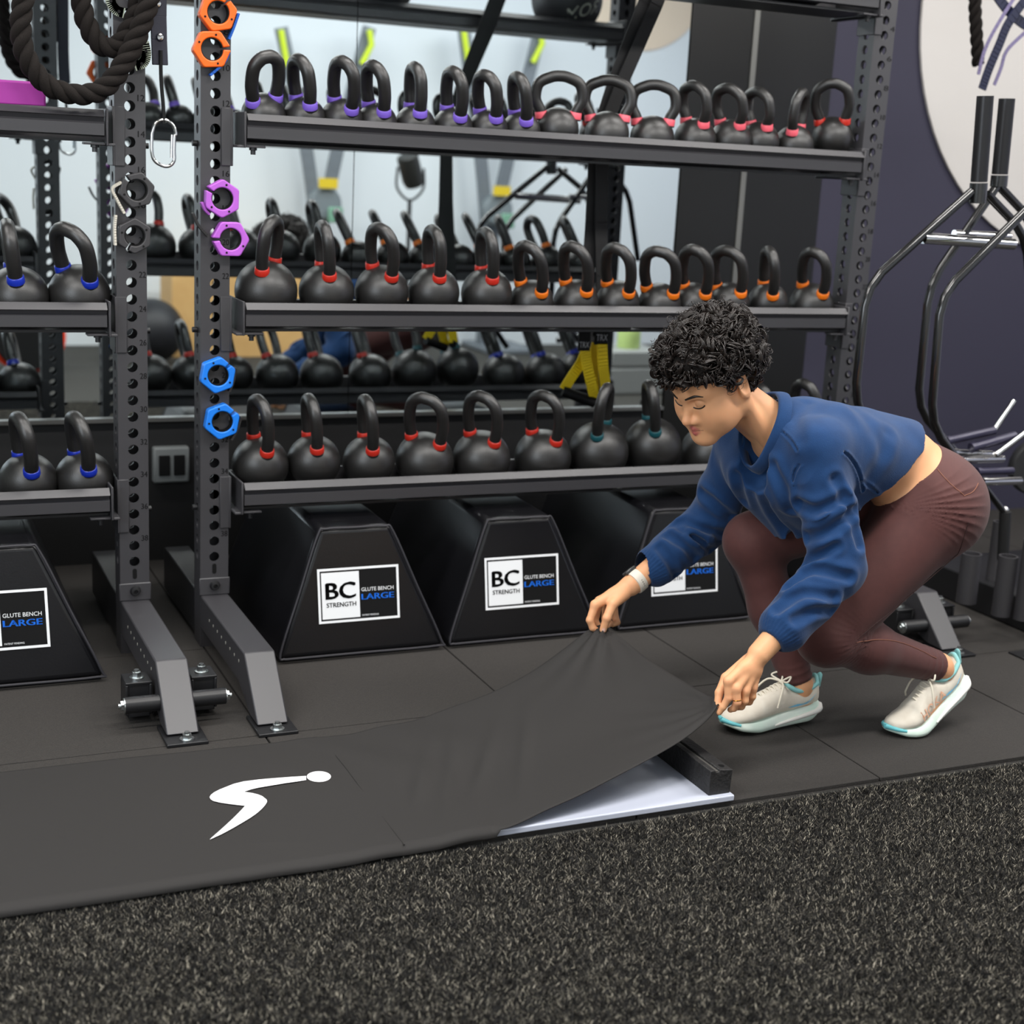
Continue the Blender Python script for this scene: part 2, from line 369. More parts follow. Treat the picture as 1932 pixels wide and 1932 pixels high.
top=[(497,84,176,95,(475,191),(521.6,180),'purple',.037,0),(574,80,183,102,(584,197),(556,181),'purple',.037,0),(645,80,186,107,(663,205),(630,186),'purple',.037,0),(711,78,195,114,(723.5,209.6),(692,190),'purple',.037,0),(783,77,199,117,(792,211),(773,195),'purple',.037,0),(854,76,203,126,(868,220),(841.5,202),'purple',.037,0),(921,75,207,132,(934.7,222),(902,205.6),'purple',.037,0),(983,74,211,136,(991.5,228),(969,211),'purple',.037,0)]
row(top,LIPS[0],'top shelf of long rack','kettlebells on the top shelf',hr=.0182)
top=[(1052,80,203,133,(1089,213.5),(1014,207),'pink',.055,0),(1145,84,211,141,(1181,220),(1109,215),'pink',.055,0),(1230,84,219,150,(1265,225),(1197,220),'pink',.053,0),(1311,80,224,152,(1327,234),(1291,224),'pink',.042,0),(1378,80,226,157,(1395,237),(1354,226),'pink',.042,0),(1432,76,230,163,(1446,239),(1412,229),'pink',.042,0),(1497,76,237,166,(1494,246),(1509.6,234),'pink',.042,0),(1570,76,221,148,(1595,230),(1530,221),'red',.043,'black kettlebell with red bands at the right end of the top shelf')]
row(top,LIPS[0],'top shelf of long rack','kettlebells on the top shelf',hr=.0165,sp=1.27)
mid=[(502,118,490,407,(493.7,508),(518.5,488),'red',.043,0),(616,105,498,418,(621,518.6),(606,497),'red',.043,0),(720,102,500,422,(739,522),(700,498),'red',.043,0),(818,98,503,426,(829,522),(807,500),'red',.043,0),(918,97,506,430,(928.5,525),(907,505),'red',.043,0),
(1003,84,528,456,(1020,553),(977,530.6),'orange',.044,0),(1087,84,527,457,(1105,551),(1064,531),'orange',.044,0),(1165,83,529,460,(1184,554),(1140,533),'orange',.044,0),(1244,82,534,465,(1270,556.6),(1211,540),'orange',.048,0),(1308,80,533,463,(1328.7,556.6),(1284,538),'orange',.044,0),(1374,80,533,464,(1396,553),(1346,538),'orange',.048,0),(1448,76,533,467,(1455.5,558),(1437,532),'orange',.042,0),(1530,84,534,468,(1551,556.6),(1509.6,536),'orange',.044,0)]
row(mid,LIPS[1],'middle shelf of long rack','kettlebells on the middle shelf')
low=[(491,107,823,748,(504,852),(477.5,821),'red',.046,0),(592,101,820,746,(597.6,847),(580.6,817),'red',.046,0),(696,99,821,748,(702.6,849),(685.5,819),'red',.046,0),(801,110,814,742,(833,841),(768,815),'red',.050,0),(908,110,811,739,(934,836),(882,811),'red',.048,0),(1024,108,809,738,(1050.5,833.5),(999,808),'red',.048,0),
(1129,114,795,726,(1125.5,822),(1142,793),'teal',.046,0),(1231,108,787,721,(1234,815),(1220,788),'teal',.046,0),(1338,112,800,728,(1352,826),(1318,800),'blue',.046,'black kettlebell on the bottom shelf half hidden by the crouching woman\'s chin'),(1435,112,795,724,(1450,822),(1416,796),'blue',.046,'black kettlebell on the bottom shelf right behind the woman\'s neck'),(1515,108,788,717,(1533,815),(1493,790),'blue',.046,'black kettlebell at the right end of the bottom shelf, only its handle top showing')]
row(low,LIPS[2],'bottom shelf of long rack','kettlebells on the bottom shelf')
row([(33,116,502,415,(28.5,524.6),(22,500),'blue',.046,0),(150,115,499,422,(169.5,528.5),(116.5,502.6),'blue',.05,0)],1.003,'middle shelf of left rack','blue-banded kettlebells',hr=.0195)
row([(53,108,854,782,(59.5,888),(36,850.7),'blue',.046,0),(159,108,850,781,(167,884),(141,849),'blue',.046,0)],.498,'bottom shelf of left rack','blue-banded kettlebells',hr=.0195)
# ---------------------------------------------------------------- padded trapezoid benches
def bench(cx,label):
    yb,yt,yk=-.212,-.165,.56; hb,ht,H=.255,.108,.383
    o=thing('padded_bench',label,'bench',(cx,(yb+yk)/2,0),'padded trapezoid benches')
    mb=MB(); sx=-.018
    v=[(cx-hb,yb,.012),(cx+hb,yb,.012),(cx+sx+ht,yt,H),(cx+sx-ht,yt,H),(cx-hb,yk,.012),(cx+hb,yk,.012),(cx+ht,yk,H),(cx-ht,yk,H)]
    mb.add(v,[(0,1,2,3),(5,4,7,6),(1,5,6,2),(4,0,3,7),(3,2,6,7),(0,4,5,1)])
    mb.build('vinyl_body',vinyl,o,bevel=.018,seg=4)
    q=MB(); P=[np.array(v[i]) for i in (0,1,2,3)]; ctr=sum(P)/4; path=[]
    for i in range(4):
        a,b=P[i],P[(i+1)%4]; u=(b-a)/np.linalg.norm(b-a)
        path+=[a+u*.02,a+u*.5*np.linalg.norm(b-a),b-u*.02]
    path=[ctr+(p-ctr)*.985+np.array([0,-.0015,0]) for p in path]
    q.tube(smooth_path(path+[path[0]],5)[:-1],.0034,8,closed=True); q.build('seam_piping',M('vinyl_seam',(44,43,48),.5),o)
    q=MB(); q.box(cx-hb+.01,cx+hb-.01,yb+.02,yk-.02,0,.014); q.build('base_board',blackp,o)
    # printed badge
    n=np.array([0,-(H-.012),yb-yt]); n/=np.linalg.norm(n); up=np.array([sx*.5,yt-yb,H-.012]); up/=np.linalg.norm(up); ax=np.array([1.,0,0])
    O=np.array([cx-.1285,0,0])+np.array([0,yb,.012])+up*.098+n*.0030
    w,h=.245,.159
    def quad(mb,x0,x1,y0,y1,k=0):
        return mb.add([O+ax*x+up*y+n*k for x,y in((x0,y0),(x1,y0),(x1,y1),(x0,y1))],[(0,1,2,3)])
    b=MB(); quad(b,0,w,0,h,-.0006); bb=b.build('printed_badge',blackp,o,smooth=0)
    b=MB()
    for q4 in ((0,w,0,.007),(0,w,h-.007,h),(0,.007,.007,h-.007),(w-.007,w,.007,h-.007)): quad(b,*q4,.0006)
    quad(b,.011,.124,.012,h-.012,.0006); b.build('badge_white',white,bb,smooth=0,fixn=False)
    b=MB(); text(b,'BC',O+ax*.024+up*.070+n*.0014,ax,up,.087,.047); text(b,'STRENGTH',O+ax*.024+up*.046+n*.0014,ax,up,.088,.013); text(b,'STRENGTH',O+ax*.0248+up*.0465+n*.0014,ax,up,.088,.013)
    # thicken the big letters
    for d in (.0022,.0011,-.0011,-.0022): text(b,'BC',O+ax*(.024+d)+up*(.070+d*.5)+n*.0014,ax,up,.087,.047)
    b.build('badge_lettering',blackp,bb,smooth=0,fixn=False)
    b=MB()
    for d in (0,): text(b,'GLUTE BENCH',O+ax*(.130+d)+up*.0865+n*.0012,ax,up,.098,.011)
    b.build('badge_title',white,bb,smooth=0,fixn=False); b=MB(); text(b,'PATENT PENDING',O+ax*.130+up*.014+n*.0012,ax,up,.05,.005); b.build('badge_small_text',white,bb,smooth=0,fixn=False)
    b=MB()
    for d in (-.0008,0,.0008): text(b,'LARGE',O+ax*(.130+d)+up*.062+n*.0012,ax,up,.098,.017)
    b.build('badge_blue_text',bluep,bb,smooth=0,fixn=False)
for cx,lb in ((-.596,'black padded trapezoid bench cut off by the left edge, left of the uprights'),(.387,'black padded trapezoid bench nearest the left uprights under the main rack'),(.905,'middle of the three black padded benches under the main rack'),(1.475,'black padded trapezoid bench behind the woman\'s arm and knee')): bench(cx,lb)
# ---------------------------------------------------------------- barbell collars clipped on the posts
def collar(px,py,rpx,rot,split,col,lever,lcol,label,Y=-.034):
    c=at(px,py,-.004); k=((c-CC)@CFW)/CF; R=rpx*k; c=np.array([c[0],-.003,c[2]])
    o=thing('barbell_collar',label,'collar',(c[0],-.003,c[2]-R),'barbell collars on the uprights')
    n=60; out=[];inn=[]; ri=R*.575
    gap=.10
    for i in range(n):
        t=split+gap+(2*math.pi-2*gap)*i/(n-1)
        a=(t-rot)%(math.pi/3)-math.pi/6; hexr=R*.88/math.cos(a); rr=min(hexr,R*.985)
        out.append((rr*math.cos(t),rr*math.sin(t))); inn.append((ri*math.cos(t),ri*math.sin(t)))
    mb=MB(); d=np.array([0,-.031,0]); A=[c+np.array([x,0,z]) for x,z in out]; B=[c+np.array([x,0,z]) for x,z in inn]
    V=A+B+[p+d for p in A]+[p+d for p in B]; F=[]
    for i in range(n-1):
        j=i+1; F+=[(i,j,n+j,n+i),(2*n+i,2*n+j,3*n+j,3*n+i),(i,j,2*n+j,2*n+i),(n+i,n+j,3*n+j,3*n+i)]
    F+=[(0,n,3*n,2*n),(n-1,2*n-1,4*n-1,3*n-1)]
    mb.add(V,F); mb.build('collar_ring',col,o,bevel=.0035,seg=3)
    # rubber lining sitting just inside the ring
    q=MB(); P=[(ri*.985*math.cos(split+gap+(2*math.pi-2*gap)*i/40),ri*.985*math.sin(split+gap+(2*math.pi-2*gap)*i/40)) for i in range(41)]
    Q=[(x*.94,y*.94) for x,y in P]; n2=41; A=[c+np.array([x,-.002,z]) for x,z in P]; B=[c+np.array([x,-.002,z]) for x,z in Q]; d=np.array([0,-.026,0])
    V=A+B+[p+d for p in A]+[p+d for p in B]; F=[]
    for i in range(n2-1): F+=[(i,i+1,n2+i+1,n2+i),(2*n2+i,2*n2+i+1,3*n2+i+1,3*n2+i),(i,i+1,2*n2+i+1,2*n2+i),(n2+i,n2+i+1,3*n2+i+1,3*n2+i)]
    q.add(V,F); q.build('rubber_lining',blackp,o)
    q=MB(); 
    for t in (split+1.2,split+2.6,split-1.3): q.cyl(c+np.array([R*.74*math.cos(t),-.030,R*.74*math.sin(t)]),c+np.array([R*.74*math.cos(t),-.0325,R*.74*math.sin(t)]),.003,8)
    q.build('rivets',blackp,o)
    L=[at(x,y,-.018) for x,y in lever]; L=[np.array([p[0],-.018,p[2]]) for p in L]; P=smooth_path(L,6); q=MB()
    for i in range(len(P)-1):
        a,b=P[i],P[i+1]; u=(b-a)/np.linalg.norm(b-a); w=np.cross(u,[0,1,0])
        q.obox((a+b)/2,(u,np.array([0,1.,0]),w),(np.linalg.norm(b-a)/2+.0005,.011,.003))
    q.build('lever',lcol,o)
og,pu,bl,gy=M('collar_orange',(238,98,10),.4),M('collar_purple',(178,92,200),.4),M('collar_blue',(15,118,222),.4),M('collar_charcoal',(52,51,53),.5)
lw,lk,lb_=M('lever_ivory',(206,200,186),.5),M('lever_black',(38,36,37),.5),M('lever_blue',(12,85,180),.4)
collar(407.6,24.6,36.5,.2,.9,og,[(449,26),(440,52),(431,74)],lb_,'orange barbell collar, upper one of the orange pair on the upright')
collar(396,93.7,36.5,.1,.12,og,[(431,100),(422,118),(396,142)],lb_,'orange barbell collar, lower one of the orange pair, its blue lever below')
collar(415.4,374,35.5,.5,2.6,pu,[(380,382),(386,395),(394,404)],pu,'purple barbell collar, upper one of the purple pair on the upright')
collar(431,450,35.5,.0,3.2,pu,[(363,402),(374,425),(392,446)],lk,'purple barbell collar, lower one, overhanging the upright edge')
collar(407.6,705.7,34.5,.35,.75,bl,[(443,694),(440,716),(432,738)],lk,'bright blue barbell collar, upper one of the blue pair')
collar(415.4,792.4,34.5,.35,.65,bl,[(454,786),(447,808),(436,829)],lk,'bright blue barbell collar, lower one of the blue pair')
collar(255,358,34,.25,2.3,gy,[(228,344),(212,356),(220,376),(234,402)],lw,'charcoal barbell collar with ivory lever, upper one on the left rack')
collar(251,444,33,.5,4.2,gy,[(218,406),(216,430),(217,462)],lw,'charcoal barbell collar with ivory lever, lower one on the left rack')
# ---------------------------------------------------------------- ropes, carabiner strap, purple block
ropem=M('black_rope',(26,22,20),.9,0,(500,.7,.002),spec=.2)
def rope(name,pts,r,label,mat=ropem,pitch=.11,k=10,cat='rope'):
    P=smooth_path(pts,k); d=np.r_[0,np.cumsum(np.linalg.norm(np.diff(P,axis=0),axis=1))]
    N=int(d[-1]/.006); s=np.linspace(0,d[-1],N); P=np.array([np.interp(s,d,P[:,i]) for i in range(3)]).T
    T=np.gradient(P,axis=0); T/=np.linalg.norm(T,axis=1)[:,None]
    n=np.cross(T[0],[0,1.,.01]); n/=np.linalg.norm(n); mb=MB(); fr=[]
    for i in range(N):
        n=n-T[i]*(n@T[i]); n/=np.linalg.norm(n); fr.append((n,np.cross(T[i],n)))
    for j in range(3):
        Q=[P[i]+r*.5*(fr[i][0]*math.cos(2*math.pi*(s[i]/pitch+j/3))+fr[i][1]*math.sin(2*math.pi*(s[i]/pitch+j/3))) for i in range(N)]
        mb.tube(Q,r*.54,9)
    o=mb.build(name,mat,smooth=70,fixn=False); return tag(o,label,cat)
Z1=lambda L,Y,s=3.864,ox=0,oy=0:[at(ox+x/s,oy+y/s,Y) for x,y in L]
rope('battle_rope',Z1([(215,-1300),(205,-600),(185,-200),(170,0),(150,200),(185,400),(300,580),(440,665),(620,690),(760,640),(880,500),(985,300),(1060,100),(1120,-150),(1170,-600),(1190,-1300)],-.085),.0262,'thick black twisted rope hanging in the longer loop over the left rack')
rope('battle_rope',Z1([(540,-1300),(550,-600),(570,-250),(590,0),(640,190),(735,330),(845,345),(930,240),(1000,80),(1040,-150),(1080,-600),(1090,-1300)],-.045),.0262,'thick black twisted rope hanging in the shorter inner loop')
pg=M('pale_green_plate',(168,178,160),.5)
for L,lb in (([(800,-60),(810,20),(850,75),(900,95)],'pale green curved rope bracket above, by the frame top'),([(985,480),(1040,460),(1065,400),(1050,310)],'pale green curved rope bracket peeping out right of the thick rope')):
    P=smooth_path(Z1(L,-.012),6); q=MB()
    for i in range(len(P)-1):
        a,b=P[i],P[i+1]; u=(b-a)/np.linalg.norm(b-a); w=np.cross(u,[0,1,0]); q.obox((a+b)/2,(u,np.array([0,1.,0]),w),(np.linalg.norm(b-a)/2+.002,.003,.0125))
    o=thing('rope_bracket',lb,'bracket',tuple(P[0])); q.build('curved_plate',pg,o)
    for i in (5,len(P)-5): q=MB(); q.cyl(P[i]+[0,-.0035,0],P[i]+[0,.001,0],.004,10); q.build('plate_hole',blackp,o)
a,b=at(-40,178,-.02),at(85,140,-.02)
o=MB().prism([(-.62,0),(0,0),(0,.052),(-.003,.062),(-.62,.062)],(b[0],-.03,LIPS[0]-.017),(1,0,0),(0,0,1),(0,.16,0)).build('foam_block',M('magenta_foam',(150,40,140),.6),bevel=.006); tag(o,'magenta purple foam block lying on the left rack\'s top shelf','foam block')
sy=-.01
st=thing('carabiner_strap','narrow dark strap with two rivets holding a silver carabiner between the posts','strap',tuple(at(310,310,sy)))
q=MB()
P=[at(x,y,sy) for x,y in ((302,-330),(299,30),(300,75),(302,122))]
for i in range(3):
    a,b=P[i],P[i+1]; u=(b-a)/np.linalg.norm(b-a); w=np.cross(u,[0,1,0]); q.obox((a+b)/2,(u,np.array([0,1.,0]),w),(np.linalg.norm(b-a)/2+.001,.004,.0205))
q.build('webbing',M('dark_webbing',(32,33,48),.6,0,(500,.4,.001)),st,bevel=.002)
q=MB()
for x,y in ((297,7),(302,70)): q.lathe([(.0001,.0085),(.008,.0065),(.011,.001),(.011,0)],at(x,y,sy-.004),(0,-1,0),16)
q.build('rivets',chrome,st)
q=MB(); q.tube(smooth_path([at(x,y,sy-.006) for x,y in ((303,95),(304,150),(308,200),(309,233))],5),.005,8); q.build('cord',blackp,st)
q=MB(); cen=at(309,270,sy-.006); px=.00142
loop=[(-22,15),(-22,-18),(-16,-34),(0,-42),(12,-40),(19,-30),(19,-14),(20,12),(23,18),(17,34),(2,42),(-14,36)]
Lp=smooth_path([cen+np.array([x*px,0,y*px]) for x,y in loop+[loop[0]]],5)[:-1]; q.tube(Lp,.0046,10,closed=True); cb=q.build('carabiner',chrome,st)
q=MB(); q.cyl(cen+np.array([15*px,-.003,16*px]),cen+np.array([14*px,-.003,-26*px]),.0042,10); q.build('gate',chrome,cb)
# ---------------------------------------------------------------- suspension trainer behind the rack
blw=M('black_webbing',(16,16,18),.7,0,(600,.4,.001)); yel=M('yellow_webbing',(238,205,10),.6,0,(600,.35,.001))
def ribbon(mb,pts,w,t=.002,k=6,wdir=None):
    P=smooth_path(pts,k) if k>1 else np.array(pts)
    for i in range(len(P)-1):
        a,b=P[i],P[i+1]; u=(b-a)/np.linalg.norm(b-a); wv=np.cross(u,[0,1,0]) if wdir is None else np.array(wdir); wv=wv-u*(wv@u); wv/=np.linalg.norm(wv)
        mb.obox((a+b)/2,(u,np.cross(u,wv),wv),(np.linalg.norm(b-a)/2+.0008,t,w/2))
    return mb
yt=.25
sx=thing('suspension_trainer','black suspension straps with yellow loop handles hanging behind the rack','suspension trainer',tuple(at(1105,750,yt)))
q=MB(); ribbon(q,[at(x,y,yt) for x,y in ((1345,-270),(1238,10),(1172,160),(1148,225),(1136,300),(1134,420),(1136,520),(1138,640))],.044,.002,1); q.build('strap',blw,sx)
q=MB(); ribbon(q,[at(x,y,yt+.02) for x,y in ((1325,-270),(1216,5),(1160,150),(1136,225),(1122,300),(1116,420),(1108,540),(1102,650))],.044,.002,1); q.build('strap',blw,sx)
for i,(x0,x1,y0,y1,lab) in enumerate(((1090,1114,628,662,(1093,1112,656,645)),(1121,1148,608,650,(1125,1147,643,631)))):
    a,b=at(x0,y1,yt-.006-.004*i),at(x1,y0,yt-.006-.004*i); q=MB(); q.box(a[0],b[0],a[1]-.004,a[1]+.003,a[2],b[2]); lo=q.build('strap_label',blackp,sx,bevel=.001)
    a,b=at(lab[0],lab[2],yt-.0113-.004*i),at(lab[1],lab[3],yt-.0113-.004*i); q=MB(); text(q,'TRX',a,(1,0,0),(0,0,1),b[0]-a[0],b[2]-a[2]); q.build('label_text',M('label_silver',(170,170,172),.5),lo,smooth=0,fixn=False)
def rb(pts,nm,Y): q=MB(); ribbon(q,[at(x,y,Y) for x,y in pts],.037); return q.build(nm,yel,sx)
rb(((1106,660),(1096,685),(1078,712),(1064,735)),'loop_webbing',yt+.03); rb(((1104,660),(1108,690),(1116,725),(1123,757)),'loop_webbing',yt-.006)
rb(((1126,648),(1120,675),(1119,705),(1122,740)),'loop_webbing',yt+.035); rb(((1136,648),(1138,690),(1141,715),(1144,740)),'loop_webbing',yt-.012)
for a,b in (((1062,738,yt+.03),(1122,760,yt-.006)),((1120,745,yt+.035),(1146,745,yt-.012))):
    q=MB(); q.cyl(at(*a),at(*b),.0175,14); q.build('grip',blackp,sx)
# ---------------------------------------------------------------- medicine balls up on the top shelf (seen in the mirror)
for px_,lb,tx in ((1072,'black medicine ball on the very top shelf, lettering on its back',1),(712,'plain black medicine ball further left on the very top shelf',0)):
    c=atm(px_,-40,.08); R=.15; c=np.array([c[0],.08,2.02-.074+R])
    o=thing('medicine_ball',lb,'ball',(c[0],c[1],c[2]-R)); MB().sphere(c,R,40,24).build('ball_cover',M('black_leather',(26,26,30),.5,0,(300,.3,.001)),o,smooth=80)
    if tx:
        q=MB(); v,f,asp=text_poly('ROM'); V=[]
        for x,y in v:
            th=(x-.5)*1.05-.1; ph=(y-.5)*.36-.35+ (x-.5)*-.35; V.append(c+1.004*R*np.array([-math.sin(th)*math.cos(ph),math.cos(th)*math.cos(ph),math.sin(ph)]))
        q.add(V,f); q.build('ball_lettering',M('grey_print',(150,150,140),.6),o,smooth=0)
# ---------------------------------------------------------------- bar storage at the right
bs=thing('bar_stand','low black bar storage stand with upright sleeves at the right edge','stand',(2.9,-.35,0))
MB().box(2.575,3.4,-1.1,.06,.015,.085).build('base_frame',steel_d,bs,bevel=.006)
MB().box(2.56,2.64,-1.1,.10,.0,.11).build('side_rail',steel_d,bs,bevel=.006)
for i,(x,y0,y1,r,Y) in enumerate(((1823,1045,1128,19,-.30),(1872,985,1098,13,-.12),(1889,1050,1152,18,-.47),(1930,1020,1160,17,-.45))):
    a=atz(x,y1,.10); b=at(x,y0,a[1]); k=((a-CC)@CFW)/CF; z0=.085; q=MB(); q.lathe([(r*k,z0),(r*k,b[2]),(r*k*.8,b[2]),(r*k*.8,b[2]-.05)],(a[0],a[1],0),(0,0,1),24); q.build('storage_sleeve',steel,bs)
def bar(name,label,parts,cat='bar',loc=None):
    o=thing(name,label,cat,loc)
    for nm,pts,r,mt in parts: q=MB(); q.tube(smooth_path(pts,6) if len(pts)>2 else pts,r,14); q.build(nm,mt,o)
    return o
Pt=lambda L,Y:[at(x,y,Y) for x,y in L]
def bend(L,Y,k=.06):
    P=Pt(L,Y); out=[P[0]]
    for i in range(1,len(P)-1):
        a=P[i-1]-P[i]; b=P[i+1]-P[i]; out+= [P[i]+a/np.linalg.norm(a)*k,P[i]+a/np.linalg.norm(a)*k*.3+b/np.linalg.norm(b)*k*.3,P[i]+b/np.linalg.norm(b)*k]
    return np.array(out+[P[-1]])
def tubes(o,nm,pts,r,mt): q=MB(); q.tube(pts,r,14); return q.build(nm,mt,o)
knurl=M('dark_knurled_sleeve',(48,48,50),.35,.7)
YA,YB,YC=-.55,-.42,-.66
A=thing('hex_bar','shiny black hex trap bar standing upright, nearest the rack upright','bar',tuple(at(1700,900,YA)))
tubes(A,'frame_tube',bend([(1833,362),(1636,538),(1612,760),(1690,900)],YA),.0135,gloss); tubes(A,'frame_tube',bend([(1862,366),(1935,442),(1952,640)],YA),.0135,gloss)
q=MB(); a,b=at(1859,181,YA),at(1844,383,YA); u=(b-a)/np.linalg.norm(b-a); q.cyl(a,a+u*np.linalg.norm(b-a)*.80,.0245,24); q.build('sleeve',knurl,A); q=MB(); q.cyl(a+u*np.linalg.norm(b-a)*.81,b,.026,24); q.build('sleeve_collar',gloss,A)
tubes(A,'handle_bar',[at(1742,449,YA),at(1912,461,YA)],.017,chrome)
B=thing('hex_bar','shiny black hex trap bar behind the first one, its sleeve to the right','bar',tuple(at(1740,900,YB)))
tubes(B,'frame_tube',bend([(1880,352),(1754,536),(1731,770),(1800,850)],YB),.0135,gloss); tubes(B,'frame_tube',bend([(1886,352),(1950,420),(1960,620)],YB),.0135,gloss)
q=MB(); a,b=at(1900,186,YB),at(1884,352,YB); u=b-a; q.cyl(a,a+u*.86,.0245,24); q.build('sleeve',knurl,B); q=MB(); q.cyl(a+u*.87,b,.026,24); q.build('sleeve_collar',gloss,B)
tubes(B,'handle_bar',[at(1800,441,YB),at(1905,446,YB)],.012,chrome)
C_=thing('hex_bar','shiny black hex trap bar in front, its sloping tube crossing the chrome handle','bar',tuple(at(1756,900,YC)))
tubes(C_,'frame_tube',bend([(1960,372),(1776,556),(1756,800),(1830,900)],YC),.0135,gloss)
for i,(a,b,r,mt,Y,lb) in enumerate((((1912,758),(1874,814),.008,chrome,-.5,'thin chrome rod sloping up at the right edge'),((1788,832),(1876,812),.013,M('violet_black_tube',(48,46,66),.3,.2),-.5,'dark violet bar end on top of the pile behind the woman\'s back'),((1834,845),(1915,822),.014,MATS['violet_black_tube'],-.52,'dark violet bar end just below the topmost one'),((1800,853),(1870,856),.010,chrome,-.5,'short chrome bar in the pile behind the woman\'s hip'),((1805,868),(1892,866),.012,chrome,-.52,'thicker chrome bar under the short chrome one'),((1845,890),(1910,888),.012,MATS['violet_black_tube'],-.54,'dark bar end low in the pile at the right edge'),((1855,909),(1925,907),.013,chrome,-.5,'lowest chrome bar of the pile at the right edge'),((1880,857),(1940,812),.009,chrome,-.55,'thin chrome rod leaning out of the pile to the right'))):
    q=MB(); a,b=at(*a,Y),at(*b,Y); q.cyl(a,b,r,14); u=(b-a)/np.linalg.norm(b-a); q.cyl(a-u*.004,a+u*.012,r*1.15,14); o=q.build('cable_bar',mt); tag(o,lb,'bar','bars piled on the stand')
o=thing('cable_bar','black grip bar standing in a sleeve of the stand, chrome knob on top','bar',tuple(at(1893,1052,-.47)))
q=MB(); q.cyl(at(1897,965,-.47),at(1892,1056,-.47),.019,18); q.build('grip',M('grip_rubber',(20,20,21),.6,0,(300,.5,.002)),o); q=MB(); q.sphere(at(1896,962,-.47),.013,16,10); q.build('knob',chrome,o); q=MB(); q.cyl(at(1855,915,-.47),at(1894,966,-.47),.011,12); q.build('rod',gloss,o)
# dark padded machine part and hanging things at the frame's right edge
o=thing('weight_plate','black rubber weight plate at the right edge above the stand','plate',tuple(at(1935,935,.0)))
MB().lathe([(.02,0),(.10,0),(.105,.006),(.105,.04),(.10,.046),(.02,.046)],at(1950,880,.02),(-.3,-1,0),40).build('plate_disc',M('plate_rubber',(30,30,32),.6),o); MB().lathe([(.018,-.002),(.03,-.002),(.03,.05),(.018,.05)],at(1950,880,.02),(-.3,-1,0),24).build('hub',zinc,o)
rope('pull_rope',[at(x,y,.2) for x,y in ((1836,-330),(1839,-20),(1842,60),(1846,122))],.0225,'black twisted pull rope end hanging in front of the pale round sign',cat='rope')
o=thing('resistance_strap','navy webbing strap hanging at the upper right corner','strap',tuple(at(1855,168,.1)))
q=MB(); ribbon(q,[at(x,y,.1) for x,y in ((1950,-20),(1905,40),(1885,85),(1866,130),(1853,168))],.032,.003); q.build('navy_webbing',M('navy_webbing',(9,17,48),.6),o)
q=MB(); ribbon(q,[at(x,y,.112) for x,y in ((1930,-30),(1880,50),(1858,95),(1846,140))],.012,.002); q.build('violet_edge_webbing',M('violet_webbing',(112,104,138),.6),o); q=MB(); ribbon(q,[at(x,y,.112) for x,y in ((1935,60),(1900,95),(1888,130),(1876,160))],.012,.002); q.build('violet_edge_webbing',M('violet_webbing',(112,104,138),.6),o)
q=MB(); ribbon(q,[at(x,y,.12) for x,y in ((1850,-60),(1890,5),(1925,40),(1960,60))],.035,.003); q.build('navy_webbing',MATS['navy_webbing'],o)
o=MB().box(2.35,2.50,-.80,-.72,0,.006).build('floor_plate',steel_d,bevel=.002); tag(o,'small black anchor plate on the rubber floor at the right edge','plate')
# ---------------------------------------------------------------- what the mirror shows of the other side of the room
mg=M('machine_grey',(120,126,132),.45,.3); yg=M('yellow_green_grip',(205,225,40),.5)
for i,(bx,tl,tr,lb) in enumerate(((603,530,697,'grey pull machine on the far wall, left one in the mirror'),(925,875,1020,'grey pull machine on the far wall, right one in the mirror'))):
    Y=-4.6; B_=atm(bx,420,Y); o=thing('pull_machine',lb,'exercise machine',(B_[0],Y,0),'pull machines seen in the mirror')
    MB().box(B_[0]-.12,B_[0]+.3,Y-.2,Y+.35,-.012,.03).build('base',mg,o,bevel=.01)
    q=MB(); q.obox((B_[0],Y,.52),((1,0,0),(0,1,0),(0,0,1)),(.06,.05,.5)); q.build('column',mg,o,bevel=.01)
    for t in (tl,tr):
        T=atm(t,52,Y); q=MB(); ribbon(q,[np.array([B_[0]+(.03 if t==tr else -.03),Y,.95]),np.array([(B_[0]*.6+T[0]*.4),Y,1.5]),T],.085,.03); q.build('pulley_arm',mg,o)
        q=MB(); a=atm(t,56,Y+.08); q.tube([a,a+np.array([.02,0,-.10]),a+np.array([.05*(1 if t==tl else -1),0,-.24])],.022,10); q.build('hand_grip',yg,o)
    q=MB(); q.lathe([(.001,0),(.10,0),(.12,.03),(.12,.10),(.1,.12),(.001,.12)],(B_[0],Y+.04,1.06),(0,1,0),32); q.build('flywheel_housing',M('machine_dark',(120,128,132),.5),o)
    q=MB(); q.box(B_[0]-.07,B_[0]+.07,Y+.19,Y+.2,1.17,1.24); q.build('yellow_decal',M('decal_yellow',(220,190,40),.5),o)
    q=MB(); q.box(B_[0]+.0,B_[0]+.11,Y+.19,Y+.22,.93,1.04); q.build('monitor',M('monitor_green',(120,165,140),.4),o,bevel=.01)
bx=[atm(325,680,-4.2)[0],atm(585,678,-4.2)[0]]
o=thing('plyometric_box','plain plywood jump box standing across the room, seen in the mirror','box',((bx[0]+bx[1])/2,-4.4,-.012)); ply=M('plywood',(222,180,118),.6,0,None,(7,(205,160,100),.3))
MB().box(bx[0],bx[1],-4.62,-4.2,-.012,.60).build('box_body',ply,o,bevel=.004); q=MB()
for z in (.2,.4): q.cyl((bx[0]+.3,-4.198,z+.1),(bx[0]+.3,-4.202,z+.1),.03,16)
q.build('hand_holes',M('hole_dark',(70,50,30),.7),o)
c=atm(286,600,-3.95); o=thing('medicine_ball','large black ball beside the plywood box, seen in the mirror','ball',(c[0],-3.95,-.012)); MB().sphere((c[0],-3.95,.205),.215,32,20).build('ball_cover',MATS['black_leather'],o,smooth=80)
